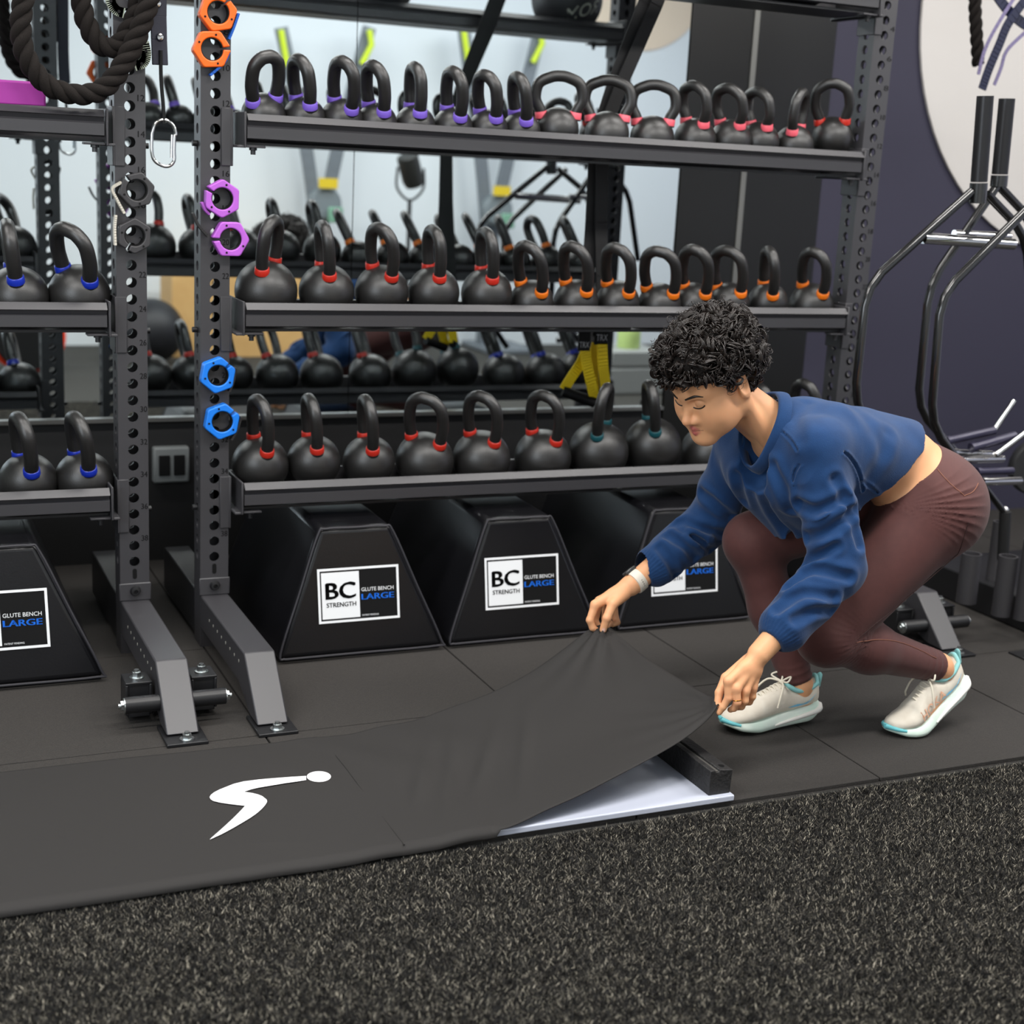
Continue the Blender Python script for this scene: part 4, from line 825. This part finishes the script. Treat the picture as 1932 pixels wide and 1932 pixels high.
for amp,wd,L in ((.013,.013,[(1510,950),(1545,962),(1590,940)]),(.012,.013,[(1525,1012),(1565,1002),(1612,962)]),(.013,.012,[(1490,1108),(1535,1078),(1600,1088)]),(.010,.011,[(1508,1072),(1540,1052),(1575,1030)]),(.011,.012,[(1468,1150),(1515,1122),(1572,1128)]),(.010,.012,[(1500,1170),(1540,1152),(1585,1150)]),(.009,.012,[(1575,905),(1600,960),(1618,1030)]),
  (.011,.014,[(1392,900),(1402,945),(1432,990)]),(.012,.015,[(1425,905),(1452,955),(1490,1005)]),(.009,.013,[(1460,880),(1478,920),(1492,960)]),(.0045,.018,[(1640,905),(1662,865),(1672,820)]),(.0035,.02,[(1600,760),(1640,800),(1665,850)]),(.004,.016,[(1520,760),(1500,790),(1512,830)]),
  (.011,.012,[(1290,985),(1322,1000),(1372,1008)]),(.011,.012,[(1262,1012),(1292,1030),(1312,1052)]),(.010,.012,[(1326,930),(1352,950),(1392,985)]),(.009,.011,[(1308,1015),(1330,1030),(1345,1040)]),(.009,.011,[(1245,1035),(1265,1060),(1275,1085)]),(.008,.011,[(1275,990),(1300,1012),(1330,1020)]),
  (.006,.0038,[(1498,925),(1501,890),(1525,856),(1560,840),(1594,855),(1617,885),(1627,925)]),(.004,.0034,[(1443,800),(1464,806),(1490,828),(1505,850)]),(.005,.0034,[(1628,908),(1662,934),(1690,950)])):
    h_=[ray_hit(sdb,*q[:2]) for q in smooth_path([np.array([*q,0.]) for q in L],3)]; h_=[q for q in h_ if q is not None]; h_=[q for i,q in enumerate(h_) if i==0 or np.linalg.norm(q-h_[i-1])<.08]
    if len(h_)>1: CREASE.append((amp,wd,[(a.astype(np.float32),b.astype(np.float32)) for a,b in zip(h_[:-1],h_[1:])]))
def crease(p,d):
    m=np.abs(d)<.03; out=np.zeros(len(p),np.float32)
    if not m.any(): return out
    Q=p[m]; g=np.zeros(len(Q),np.float32)
    for amp,wd,segs in CREASE:
        c=(segs[0][0]+segs[-1][1])/2; rad=np.linalg.norm(segs[0][0]-segs[-1][1])/2+wd*3.2+.02; k=np.linalg.norm(Q-c,axis=1)<rad
        if not k.any(): continue
        q=Q[k]; ds=None
        for a,b in segs: v=rc(a,b,0,0)(q); ds=v if ds is None else np.minimum(ds,v)
        g[k]+=amp*np.exp(-(ds/wd)**2)-amp*.45*np.exp(-((ds-wd*1.9)/(wd*.9))**2)
    out[m]=g; return out
def sweat_f(p):
    d=ftor(p); d+= .0045*wob(p,30,.3)*1.0
    d-= .010*ridge(np.sin(p[:,0]*24+p[:,2]*33+2*wob(p,9,1.)))*np.clip(1-((p[:,0]-1.38)/.14)**2,0,1)*np.clip((.70-p[:,2])*8,0,1)
    d=np.maximum(d,(p-hemp)@hemn+.004*wob(p,60,.7))
    l=fSL(p); el_=np.array(J['Lel'],np.float32)
    l=l-.017*ridge(folds(p,J['Lsh'],J['Lel'],12,.4))*fmask(p,J['Lsh'],J['Lel'],.4)-.015*ridge(folds(p,J['Lel'],J['Lwr'],13,1.9))*fmask(p,J['Lel'],J['Lwr'],1.)*np.clip((.70-axis_t(p,J['Lel'],J['Lwr']))*6,0,1)+.004*wob(p,42,1.2)
    r=fSR(p); r=r-.015*ridge(folds(p,J['Rsh'],J['Rel'],13,2.2))*fmask(p,J['Rsh'],J['Rel'],2.)-.015*ridge(folds(p,J['Rel'],J['Rwr'],14,.2))*fmask(p,J['Rel'],J['Rwr'],3.)*np.clip((.70-axis_t(p,J['Rel'],J['Rwr']))*6,0,1)+.004*wob(p,42,3.)
    d=smin(d,l,.022); d=smin(d,r,.022); d=d+crease(p,d)
    for c,wr,elb in((cL,J['Lwr'],J['Lel']),(cR,J['Rwr'],J['Rel'])):
        u=np.array(elb)-np.array(wr); u/=np.linalg.norm(u); t=(p-np.array(c,np.float32))@u.astype(np.float32); near=np.linalg.norm(p-np.array(c,np.float32),axis=1)<.07
        d=np.where(near,np.maximum(d,-t),d)
        d=np.where(near&(t>.0)&(t<.045),d+.0009*np.sin(np.arctan2((p-c)@np.cross(u,[0,1,0]),(p-c)@np.cross(u,np.cross(u,[0,1,0])))*34),d)
    nk=rc((1.22,-1.035,.80),H2W((-.01,0,-.05)),.055,.080)(p); nk2=rc((1.155,-1.045,.79),(1.10,-1.05,.70),.052,.060)(p)
    d=smax(d,-smin(nk,nk2,.02),.006)
    return d
Pm,Fm=sdf_mesh(sweat_f,(.97,-1.40,.28),(1.70,-.64,.94),.0038)
SW=raw_obj('sweatshirt',Pm,Fm,swm,WO,OR); SW['label']='blue cropped fleece sweatshirt'
nkA=(np.array(H2W((-.01,0,-.05)))-np.array([1.30,-1.035,.80])); nkA/=np.linalg.norm(nkA)
# collar rib following the neck opening
cc=np.array([1.165,-1.04,.825]); e1=np.array([0,1.,0]); e2=np.array([.12,0,.99]); cpts=[]
for t in np.linspace(0,2*math.pi,48,endpoint=False):
    a,b_=math.cos(t),math.sin(t); rad=.072 if b_>0 else .072+.045*(-b_)
    cpts.append(cc+e1*a*.073+e2*b_*rad+np.array([-.035*(1-b_)*.5-.018*abs(a),0,0]))
q=MB(); V=[]; axn=np.array(nkA); nC=len(cpts)
for i,c in enumerate(cpts):
    rd=c-(cc+e1*0); rd=rd-axn*(rd@axn); rd/=np.linalg.norm(rd)
    for a_,r_ in ((-.020,.0045),(-.010,.0065),(.008,.0055),(.013,.0015),(.011,-.003),(-.018,-.004)): V.append(c+axn*a_+rd*(r_-a_*.25))
q.add(V,[(i*6+k,i*6+(k+1)%6,((i+1)%nC)*6+(k+1)%6,((i+1)%nC)*6+k) for i in range(nC) for k in range(6)]); q.build('collar_rib',swm,SW,smooth=80,fixn=True)
# leggings
lgm=M('brown_leggings',(76,42,40),.72,0,(1100,.2,.0008),(60,(83,47,44),.3),spec=.35)
lgm.node_tree.nodes['Principled BSDF'].inputs['Sheen Weight'].default_value=.1
hips_l=[el((1.641,-1.12,.605),(.140,.120,.135)),el((1.641,-.96,.605),(.140,.120,.135)),rc((1.535,-1.075,.715),(1.62,-1.08,.65),.099,.115),rc((1.535,-.985,.715),(1.62,-.98,.65),.099,.115)]
flg=union(hips_l+legs(.004),.035); wn=A_(.58,0,-.815); wp=A_(1.652,-1.03,.785)
def leg_f(p):
    d=flg(p)
    c=np.array([1.52,-1.2,.60],np.float32); r=np.linalg.norm(p-c,axis=1); a=np.arctan2(p[:,2]-.62,p[:,0]-1.46)
    d-=.0045*ridge(np.sin(a*26+3*r*9))*np.clip(1-((r-.10)/.10)**2,0,1)*(p[:,1]<-1.02)*np.clip(1-np.abs(a-.1)/.75,0,1)*np.clip(((p-wp)@wn)*25,0,1)
    k=np.array([1.36,-1.2,.285],np.float32); r=np.linalg.norm(p-k,axis=1); a=np.arctan2(p[:,2]-.30,p[:,0]-1.40); d-=.0035*ridge(np.sin(a*22))*np.exp(-(r/.055)**2)
    for an,kk in((J['Ran'],(1.29,-.94,.30)),(J['Lan'],(1.45,-1.15,.245))):
        t=axis_t(p,kk,an); d-=.0030*ridge(np.sin(t*34+p[:,1]*30))*np.clip((t-.62)*4,0,1)*(np.linalg.norm(p-np.array(an,np.float32),axis=1)<.11)
    d=np.where(p[:,0]>1.40,np.maximum(d,-((p-wp)@wn)),d)
    u=np.array(J['Ran'])-np.array((1.29,-.94,.30)); u/=np.linalg.norm(u); c=np.array(J['Ran'])-u*.012
    n=np.linalg.norm(p-np.array(c,np.float32),axis=1)<.09; d=np.where(n,np.maximum(d,(p-c.astype(np.float32))@u.astype(np.float32)),d)
    u=np.array(J['Lan'])-np.array((1.45,-1.15,.245)); u/=np.linalg.norm(u); c=np.array(J['Lan'])-u*.008
    n=np.linalg.norm(p-np.array(c,np.float32),axis=1)<.09; d=np.where(n,np.maximum(d,(p-c.astype(np.float32))@u.astype(np.float32)),d)
    return d
Pm,Fm=sdf_mesh(leg_f,(1.13,-1.29,.06),(1.90,-.79,.82),.0042)
LG_=raw_obj('leggings',Pm,Fm,lgm,WO,OR); LG_['label']='dark brown leggings'
def on_surf(f,pts,off=.0006):
    Q=np.array(pts,np.float32)
    for _ in range(12):
        e=.002; g=np.stack([f(Q+A_(e,0,0))-f(Q-A_(e,0,0)),f(Q+A_(0,e,0))-f(Q-A_(0,e,0)),f(Q+A_(0,0,e))-f(Q-A_(0,0,e))],1)/(2*e)
        g/=np.linalg.norm(g,axis=1)[:,None]+1e-6; Q=Q-g*np.clip(f(Q),-.03,.03)[:,None]*.8
    return Q+g*off
def ray_hit(f,x,y,t0=2.9,t1=4.2):
    d=CFW+CR*(x-PPX)/CF-CU*(y-PPY)/CF; d/=np.linalg.norm(d); t=np.linspace(t0,t1,900); p=CC+t[:,None]*d; v=f(p.astype(np.float32)); i=np.argmax(v<0); return p[i] if v[i]<0 else None
seam_c=M('seam_thread',(120,74,56),.7)
for nm,L in (('thigh_seam',[(1826,985),(1806,1046),(1768,1088),(1720,1126),(1678,1156),(1645,1182),(1620,1204)]),('calf_seam',[(1615,1212),(1650,1207),(1690,1210),(1730,1224),(1765,1242)]),('waist_seam',[(1768,885),(1785,905),(1803,922),(1818,934)]),('yoke_seam',[(1818,936),(1835,928),(1845,912)])):
    hp=[ray_hit(flg,x,y) for x,y in smooth_path([np.array([*q,0]) for q in L],5)[:,:2]]; hp=[h_ for h_ in hp if h_ is not None]; hp=[h_ for i,h_ in enumerate(hp) if i==0 or np.linalg.norm(h_-hp[i-1])<.05]
    if len(hp)>3: q=MB(); q.tube(on_surf(leg_f,hp,.0004),.0013,6); q.build(nm,seam_c if nm!='thigh_seam' else M('seam_dark',(52,28,26),.7),LG_)
# hair: dark base volume and hundreds of curls
hairm=M('dark_curly_hair',(32,24,20),.38,0,spec=.6)
hb=union([el((-.022,0,.066),(.112,.094,.090)),(el((.040,0,.088),(.066,.076,.056)),.03),(el((-.075,0,.0),(.052,.070,.07)),.04)],.03)
def hair_keep(q):  # positive outside the face area
    x,y,z=q[:,0],q[:,1],q[:,2]; ay=np.abs(y)
    line=np.where(x>.02,.062+(.088-x)*-.26*(x<.088),np.where(x>-.03,.030,-.075)); line=np.where((x>.004)&(x<=.05)&(ay>.05),np.minimum(line,.006+np.abs(x-.018)*1.3),line)
    return z-line
def hb_f(p):
    q=W2H(p); d=hb(q)+.004*wob(q,70,.5); d=np.maximum(d,-np.minimum(hair_keep(q),.03)); return d*np.float32(HS)
c=H2W((-.02,0,.04)); Pm,Fm=sdf_mesh(hb_f,c-.17,c+.17,.0042)
HA=raw_obj('hair',Pm,Fm,M('hair_base',(20,16,14),.8,0,(200,.8,.004),spec=.2),WO,OR); HA['label']='short dark curly hair'
def curls(n,rad,turn,r,seed,spread,flat=0.,dr=0.):
    g=np.random.default_rng(seed); u=g.normal(size=(n*4,3)); u/=np.linalg.norm(u,axis=1)[:,None]
    q=np.c_[-.012+u[:,0]*.10,u[:,1]*.085,.055+u[:,2]*.085].astype(np.float32)
    for _ in range(8):
        e=.002; gr=np.stack([hb(q+A_(e,0,0))-hb(q-A_(e,0,0)),hb(q+A_(0,e,0))-hb(q-A_(0,e,0)),hb(q+A_(0,0,e))-hb(q-A_(0,0,e))],1)/(2*e); gr/=np.linalg.norm(gr,axis=1)[:,None]+1e-6; q=q-gr*hb(q)[:,None]
    k=(hair_keep(q)>np.where(q[:,0]>.03,.009,.002))&~((np.abs(q[:,1])>.062)&(np.abs(q[:,0]+.01)<.024)&(q[:,2]<.030)); q,gr=q[k][:n],gr[k][:n]; n=len(q)
    tn=np.cross(gr,g.normal(size=(n,3))); tn/=np.linalg.norm(tn,axis=1)[:,None]; bn=np.cross(gr,tn)
    m=26; t=np.linspace(0,1,m)[None,:,None]; R=(rad*g.uniform(.6,1.35,n))[:,None,None]; ph=g.uniform(0,6.28,n)[:,None,None]; T=(turn*g.uniform(.7,1.3,n))[:,None,None]
    adv=(g.uniform(.006,.020,n))[:,None,None]; ht=(g.uniform(-.004,spread,n))[:,None,None]
    an=ph+T*t*2*np.pi; RR=R*(1-.35*t)+dr
    C=q[:,None,:]+gr[:,None,:]*(ht+flat*t)+tn[:,None,:]*RR*np.cos(an)+gr[:,None,:]*RR*.75*np.sin(an)+bn[:,None,:]*(adv*(t-.5)+dr*.5)
    return C,r*g.uniform(.7,1.3,n)
def tubes_mesh(C,r,ns=4):
    n,m,_=C.shape; T=np.gradient(C,axis=1); T/=np.linalg.norm(T,axis=2)[:,:,None]+1e-9; ref=np.array([.31,.52,.79]); N=np.cross(T,ref); N/=np.linalg.norm(N,axis=2)[:,:,None]+1e-9; B=np.cross(T,N)
    prof=np.sin(np.linspace(.25,np.pi-.15,m))[None,:,None]**.5; a=np.arange(ns)*2*np.pi/ns
    V=C[:,:,None,:]+(r[:,None,None]*prof)[:,:,:,None]*(N[:,:,None,:]*np.cos(a)[None,None,:,None]+B[:,:,None,:]*np.sin(a)[None,None,:,None])
    i=np.arange(n)[:,None,None]*m*ns+np.arange(m-1)[None,:,None]*ns; k=np.arange(ns)[None,None,:]; k2=(k+1)%ns
    F=np.stack([i+k,i+k2,i+ns+k2,i+ns+k],-1).reshape(-1,4); return V.reshape(-1,3),F
VV=[];FF=[];o_=0
for args in((430,.0125,1.5,.0015,3,.012),(430,.0125,1.5,.0013,3,.012,.0,.0026),(430,.0125,1.5,.0013,3,.012,.0,-.0026),(430,.0125,1.5,.0010,3,.012,.0,.0048),(520,.008,1.9,.0013,5,.012),(520,.008,1.9,.0011,5,.012,0.,.0022),(420,.0055,2.2,.0010,9,.020),(170,.008,1.5,.0005,11,.028)):
    C,r=curls(*args); C=H2W(C.reshape(-1,3)).reshape(C.shape); v,f=tubes_mesh(C,r*HS); VV.append(v); FF.append(f+o_); o_+=len(v)
raw_obj('hair_curls',np.vstack(VV),np.vstack(FF),hairm,HA,OR)
# brows and lashes
def strip(nm,pts,r,flat): q=MB(); q.tube(on_surf(lambda p:fhead(W2H(p))*np.float32(HS),[H2W(x) for x in smooth_path(pts,6)],.0002),r,8); return q.build(nm,hairm,WO,smooth=80)
for s in(1,-1):
    strip('eyebrow',[(.098,s*.011,.028),(.093,s*.020,.0315),(.085,s*.033,.0340),(.075,s*.045,.030)],np.r_[np.linspace(.0022,.0034,12),np.linspace(.0030,.0010,7)],1)
    strip('eyelashes',[(.089,s*.015,.0005),(.0885,s*.022,-.0018),(.087,s*.030,-.0020),(.083,s*.038,.0005),(.078,s*.043,.004)],np.full(25,.0017),1)
# watch and ring
w,e=np.array(J['Rwr']),np.array(J['Rel']); u=(e-w)/np.linalg.norm(e-w); c=w+u*.022
q=MB(); q.lathe([(.0285,-.013),(.0320,-.012),(.0326,0),(.0320,.012),(.0285,.013)],c,u,36); wt=q.build('smartwatch',M('ivory_silicone',(222,214,200),.5),WO)
side=np.cross(u,CFW); side/=np.linalg.norm(side); nrm=np.cross(side,u)
if side[2]<0: side=-side
q=MB(); q.obox(c+side*.033,(u,np.cross(side,u),side),(.017,.015,.005)); q.build('watch_case',M('watch_dark',(60,60,60),.25),wt,bevel=.003)
q=MB(); tc=-CFW; tc=tc-u*(tc@u); tc/=np.linalg.norm(tc)
for i in range(4):
    a=.9-.22*i; d=tc*math.cos(a-.9)+(-side)*math.sin(.9-a+.1); d/=np.linalg.norm(d); q.cyl(c+d*.0312,c+d*.0325,.0017,8)
q.build('strap_holes',M('hole_taupe',(90,80,70),.7),wt)
a,b=np.array(at(1404,1308,-1.3125)),np.array(at(1404,1322,-1.314)); a,b=np.array(at(1389.5,1303,-1.317)),np.array(at(1391,1325,-1.322)); u=(b-a)/np.linalg.norm(b-a); c=a+(b-a)*.80
q=MB(); ax1=np.cross(u,[0,0,1.]); ax1/=np.linalg.norm(ax1); ax2=np.cross(u,ax1); q.tube([c+ax1*.0098*math.cos(t)+ax2*.0098*math.sin(t) for t in np.linspace(0,2*math.pi,28,endpoint=False)],.0013,8,closed=True); q.build('finger_ring',M('gold',(225,170,70),.2,1),WO)
# running shoes
upm=M('white_mesh_upper',(226,219,205),.85,0,(900,.3,.001),(30,(208,198,182),.3)); mint=M('mint_foam',(196,228,212),.6,0,None,(9,(226,234,226),.25)); teal=M('teal_rubber',(105,190,198),.55); lace_m=M('ivory_lace',(222,214,196),.8)
wsole=M('white_foam',(236,234,228),.6); ltm=M('pale_teal_collar',(140,200,200),.7)
def shoe(name,heel,toe,upv,label,inner,ball=None):
    heel,toe=np.array(heel),np.array(toe); L=np.linalg.norm(toe-heel); X=(toe-heel)/L; Z=np.array(upv,float); Z-=X*(Z@X); Z/=np.linalg.norm(Z); Yv=np.cross(Z,X)
    if ball is None: T=lambda x,y,z: heel+X*x*L+Yv*y+Z*z
    else:
        ball=np.array(ball); sp=smooth_path([heel,heel+(ball-heel)*.5,heel+(ball-heel)*.86,ball+(toe-ball)*.2,toe],12); dd=np.r_[0,np.cumsum(np.linalg.norm(np.diff(sp,axis=0),axis=1))]; dd/=dd[-1]
        Yv=np.cross(np.array([0,0,1.]),toe-heel); Yv/=np.linalg.norm(Yv); tg=np.gradient(sp,axis=0)
        def T(x,y,z):
            p=np.array([np.interp(x,dd,sp[:,i]) for i in range(3)]); t=np.array([np.interp(x,dd,tg[:,i]) for i in range(3)]); t/=np.linalg.norm(t); zz=np.cross(t,Yv); zz/=np.linalg.norm(zz); return p+Yv*y+zz*z
        X=(T(.06,0,0)-T(0,0,0)); X/=np.linalg.norm(X); Z=T(.0,0,.1)-T(0,0,0); Z/=np.linalg.norm(Z)
    hw=lambda x: np.interp(x,[0,.04,.12,.3,.5,.68,.82,.92,.97,1],[.012,.028,.038,.036,.037,.046,.046,.036,.022,.006])
    zb=lambda x: np.interp(x,[0,.06,.16,.5,.72,.88,1],[.030,.014,.002,0,0,.010,.026]); zt=lambda x: np.interp(x,[0,.1,.3,.5,.75,.92,1],[.052,.056,.046,.040,.036,.036,.040])
    hh=lambda x: np.interp(x,[0.02,.06,.12,.22,.32,.40,.5,.62,.75,.88,.95,1],[.112,.118,.104,.092,.098,.112,.104,.090,.074,.060,.052,.042])
    xs=np.linspace(0.0,1,46); n=20
    def loft(mb,fsec):
        V=[fsec(x) for x in xs]; m=len(V[0]); k=len(V); VV=[p for s_ in V for p in s_]; Fc=[(i*m+j,i*m+(j+1)%m,(i+1)*m+(j+1)%m,(i+1)*m+j) for i in range(k-1) for j in range(m)]
        Fc+=[tuple(range(m))[::-1],tuple((k-1)*m+j for j in range(m))]; return mb.add(VV,Fc)
    def sole_sec(x):
        w,a,b=hw(x)+.006,zb(x),zt(x); out=[]
        for t in np.linspace(0,2*math.pi,n,endpoint=False):
            c,s_=math.cos(t),math.sin(t); yy=w*np.sign(c)*abs(c)**.45; zz=(a+b)/2+(b-a)/2*np.sign(s_)*abs(s_)**.6; out.append(T(x,yy*(1-.10*(s_>0)),zz))
        return out
    sole=MB(); loft(sole,sole_sec); sh=sole.build(name,mint,WO,smooth=70); sh['label']=label
    def up_sec(x):
        x2=.015+x*.965; w,a,b=hw(x2)*1.0,zt(x2)-.008,hh(x2); out=[]
        for t in np.linspace(0,2*math.pi,n,endpoint=False):
            c,s_=math.cos(t),math.sin(t); zz=(a+b)/2+(b-a)/2*np.sign(s_)*abs(s_)**.75; f=np.clip((zz-a)/(b-a+1e-6),0,1); wt_=w*(1-.30*f**2*(1 if x2<.62 else .75)); out.append(T(x2,wt_*np.sign(c)*abs(c)**.8,zz))
        return out
    q=MB(); loft(q,up_sec); q.build('upper',upm,sh,smooth=70)
    q=MB(); q.tube(smooth_path([T(.055,.020,.104),T(.03,0,.120),T(.055,-.020,.104),T(.16,-.026,.094),T(.27,-.025,.094),T(.34,-.016,.104),T(.36,0,.108),T(.34,.016,.104),T(.27,.025,.094),T(.16,.026,.094),T(.055,.020,.104)],4)[:-1],.0065,10,closed=True); q.build('collar',ltm,sh,smooth=80)
    q=MB(); q.prism([(-.012,0),(.012,0),(.009,.036),(0,.042),(-.009,.036)],T(.012,0,.088),Yv,Z*.93-X*.22,-X*.007); q.build('heel_tab',ltm,sh,bevel=.003)
    q=MB(); 
    for sx in(-1,1):
        pts=[T(.90,sx*.040,.030),T(.96,sx*.026,.034),T(1.0,0,.037)]
        q.tube(smooth_path(pts,6),np.linspace(.004,.007,13),8)
    q.build('toe_bumper',teal,sh,smooth=80)
    q=MB()
    for sx in(-1,1):  # white wave along the midsole and the heel block
        q.tube(smooth_path([T(.0,sx*.016,.040),T(.06,sx*.038,.036),T(.2,sx*.0425,.030),T(.40,sx*.043,.022),T(.55,sx*.045,.016)],6),np.linspace(.0095,.003,25),8)
    q.build('midsole_wave',wsole,sh,smooth=80)
    q=MB()
    for i,x in enumerate(np.linspace(.40,.62,6)):
        z=hh(x)+.001; w_=.017-.0015*i; q.tube(smooth_path([T(x,-w_,z-.006),T(x+.01,0,z+.003),T(x+.0,w_,z-.006)],4),.0026,7); q.tube([T(x,-w_,z-.006),T(x+.045,w_,hh(x+.045)-.004)],.0022,6)
    b0=T(.40,0,hh(.4)+.006)
    for pts in ([b0,T(.36,.02,.135),T(.43,.035,.128),b0],[b0,T(.34,-.02,.136),T(.42,-.035,.126),b0],[b0,T(.46,.03,.116),T(.52,.045,.090),T(.55,.049,.066)],[b0,T(.47,-.03,.118),T(.55,-.046,.088),T(.56,-.050,.070)]): q.tube(smooth_path(pts,6),.0026,7)
    q.build('laces',lace_m,sh,smooth=80)
    # wing mark on both flanks, lettering on the inner flank
    def flank(x,z,sx):
        f=np.clip((z-zt(x)+.008)/(hh(x)-zt(x)+.008),0,1); fz=abs(2*f-1); c=max(0.,1-fz**(2/.75))**.5; return T(x,sx*(hw(x)*(1-.30*f**2)*c**.8+.0025),z)
    q=MB()
    for sx in(-1,1):
        prof=[(.40,.056),(.30,.056),(.20,.060),(.08,.084),(.17,.066),(.24,.0605),(.30,.062)]
        q.add([flank(x,z,sx) for x,z in prof]+[flank(x,z,sx)+Yv*sx*.001 for x,z in prof],[(0,1,5,6),(1,2,4,5),(2,3,4),(7,8,12,13),(8,9,11,12),(9,10,11)])
    q.build('wing_mark',M('mark_blue',(120,190,222),.6),sh,smooth=0)
    if inner:
        q=MB(); v,f,asp=text_poly('HOKA'); q.add([flank(.70-.36*x,.047+.024*y+.012*x,inner)+Yv*inner*.0012 for x,y in v],f); q.build('flank_lettering',M('lettering_peach',(226,172,140),.7),sh,smooth=0)
    return sh
shoe('running_shoe',(1.412,-1.0,0.001),(1.100,-1.030,0.001),(0,0,1),'white and mint running shoe flat on the floor',0)
t0,bl_,h0=np.array([1.528,-1.168,-.012]),np.array([1.612,-1.172,0]),np.array([1.802,-1.135,.092])
shoe('running_shoe',h0,t0,(.35,.0,.9),'white and mint running shoe with its heel raised',1,bl_)
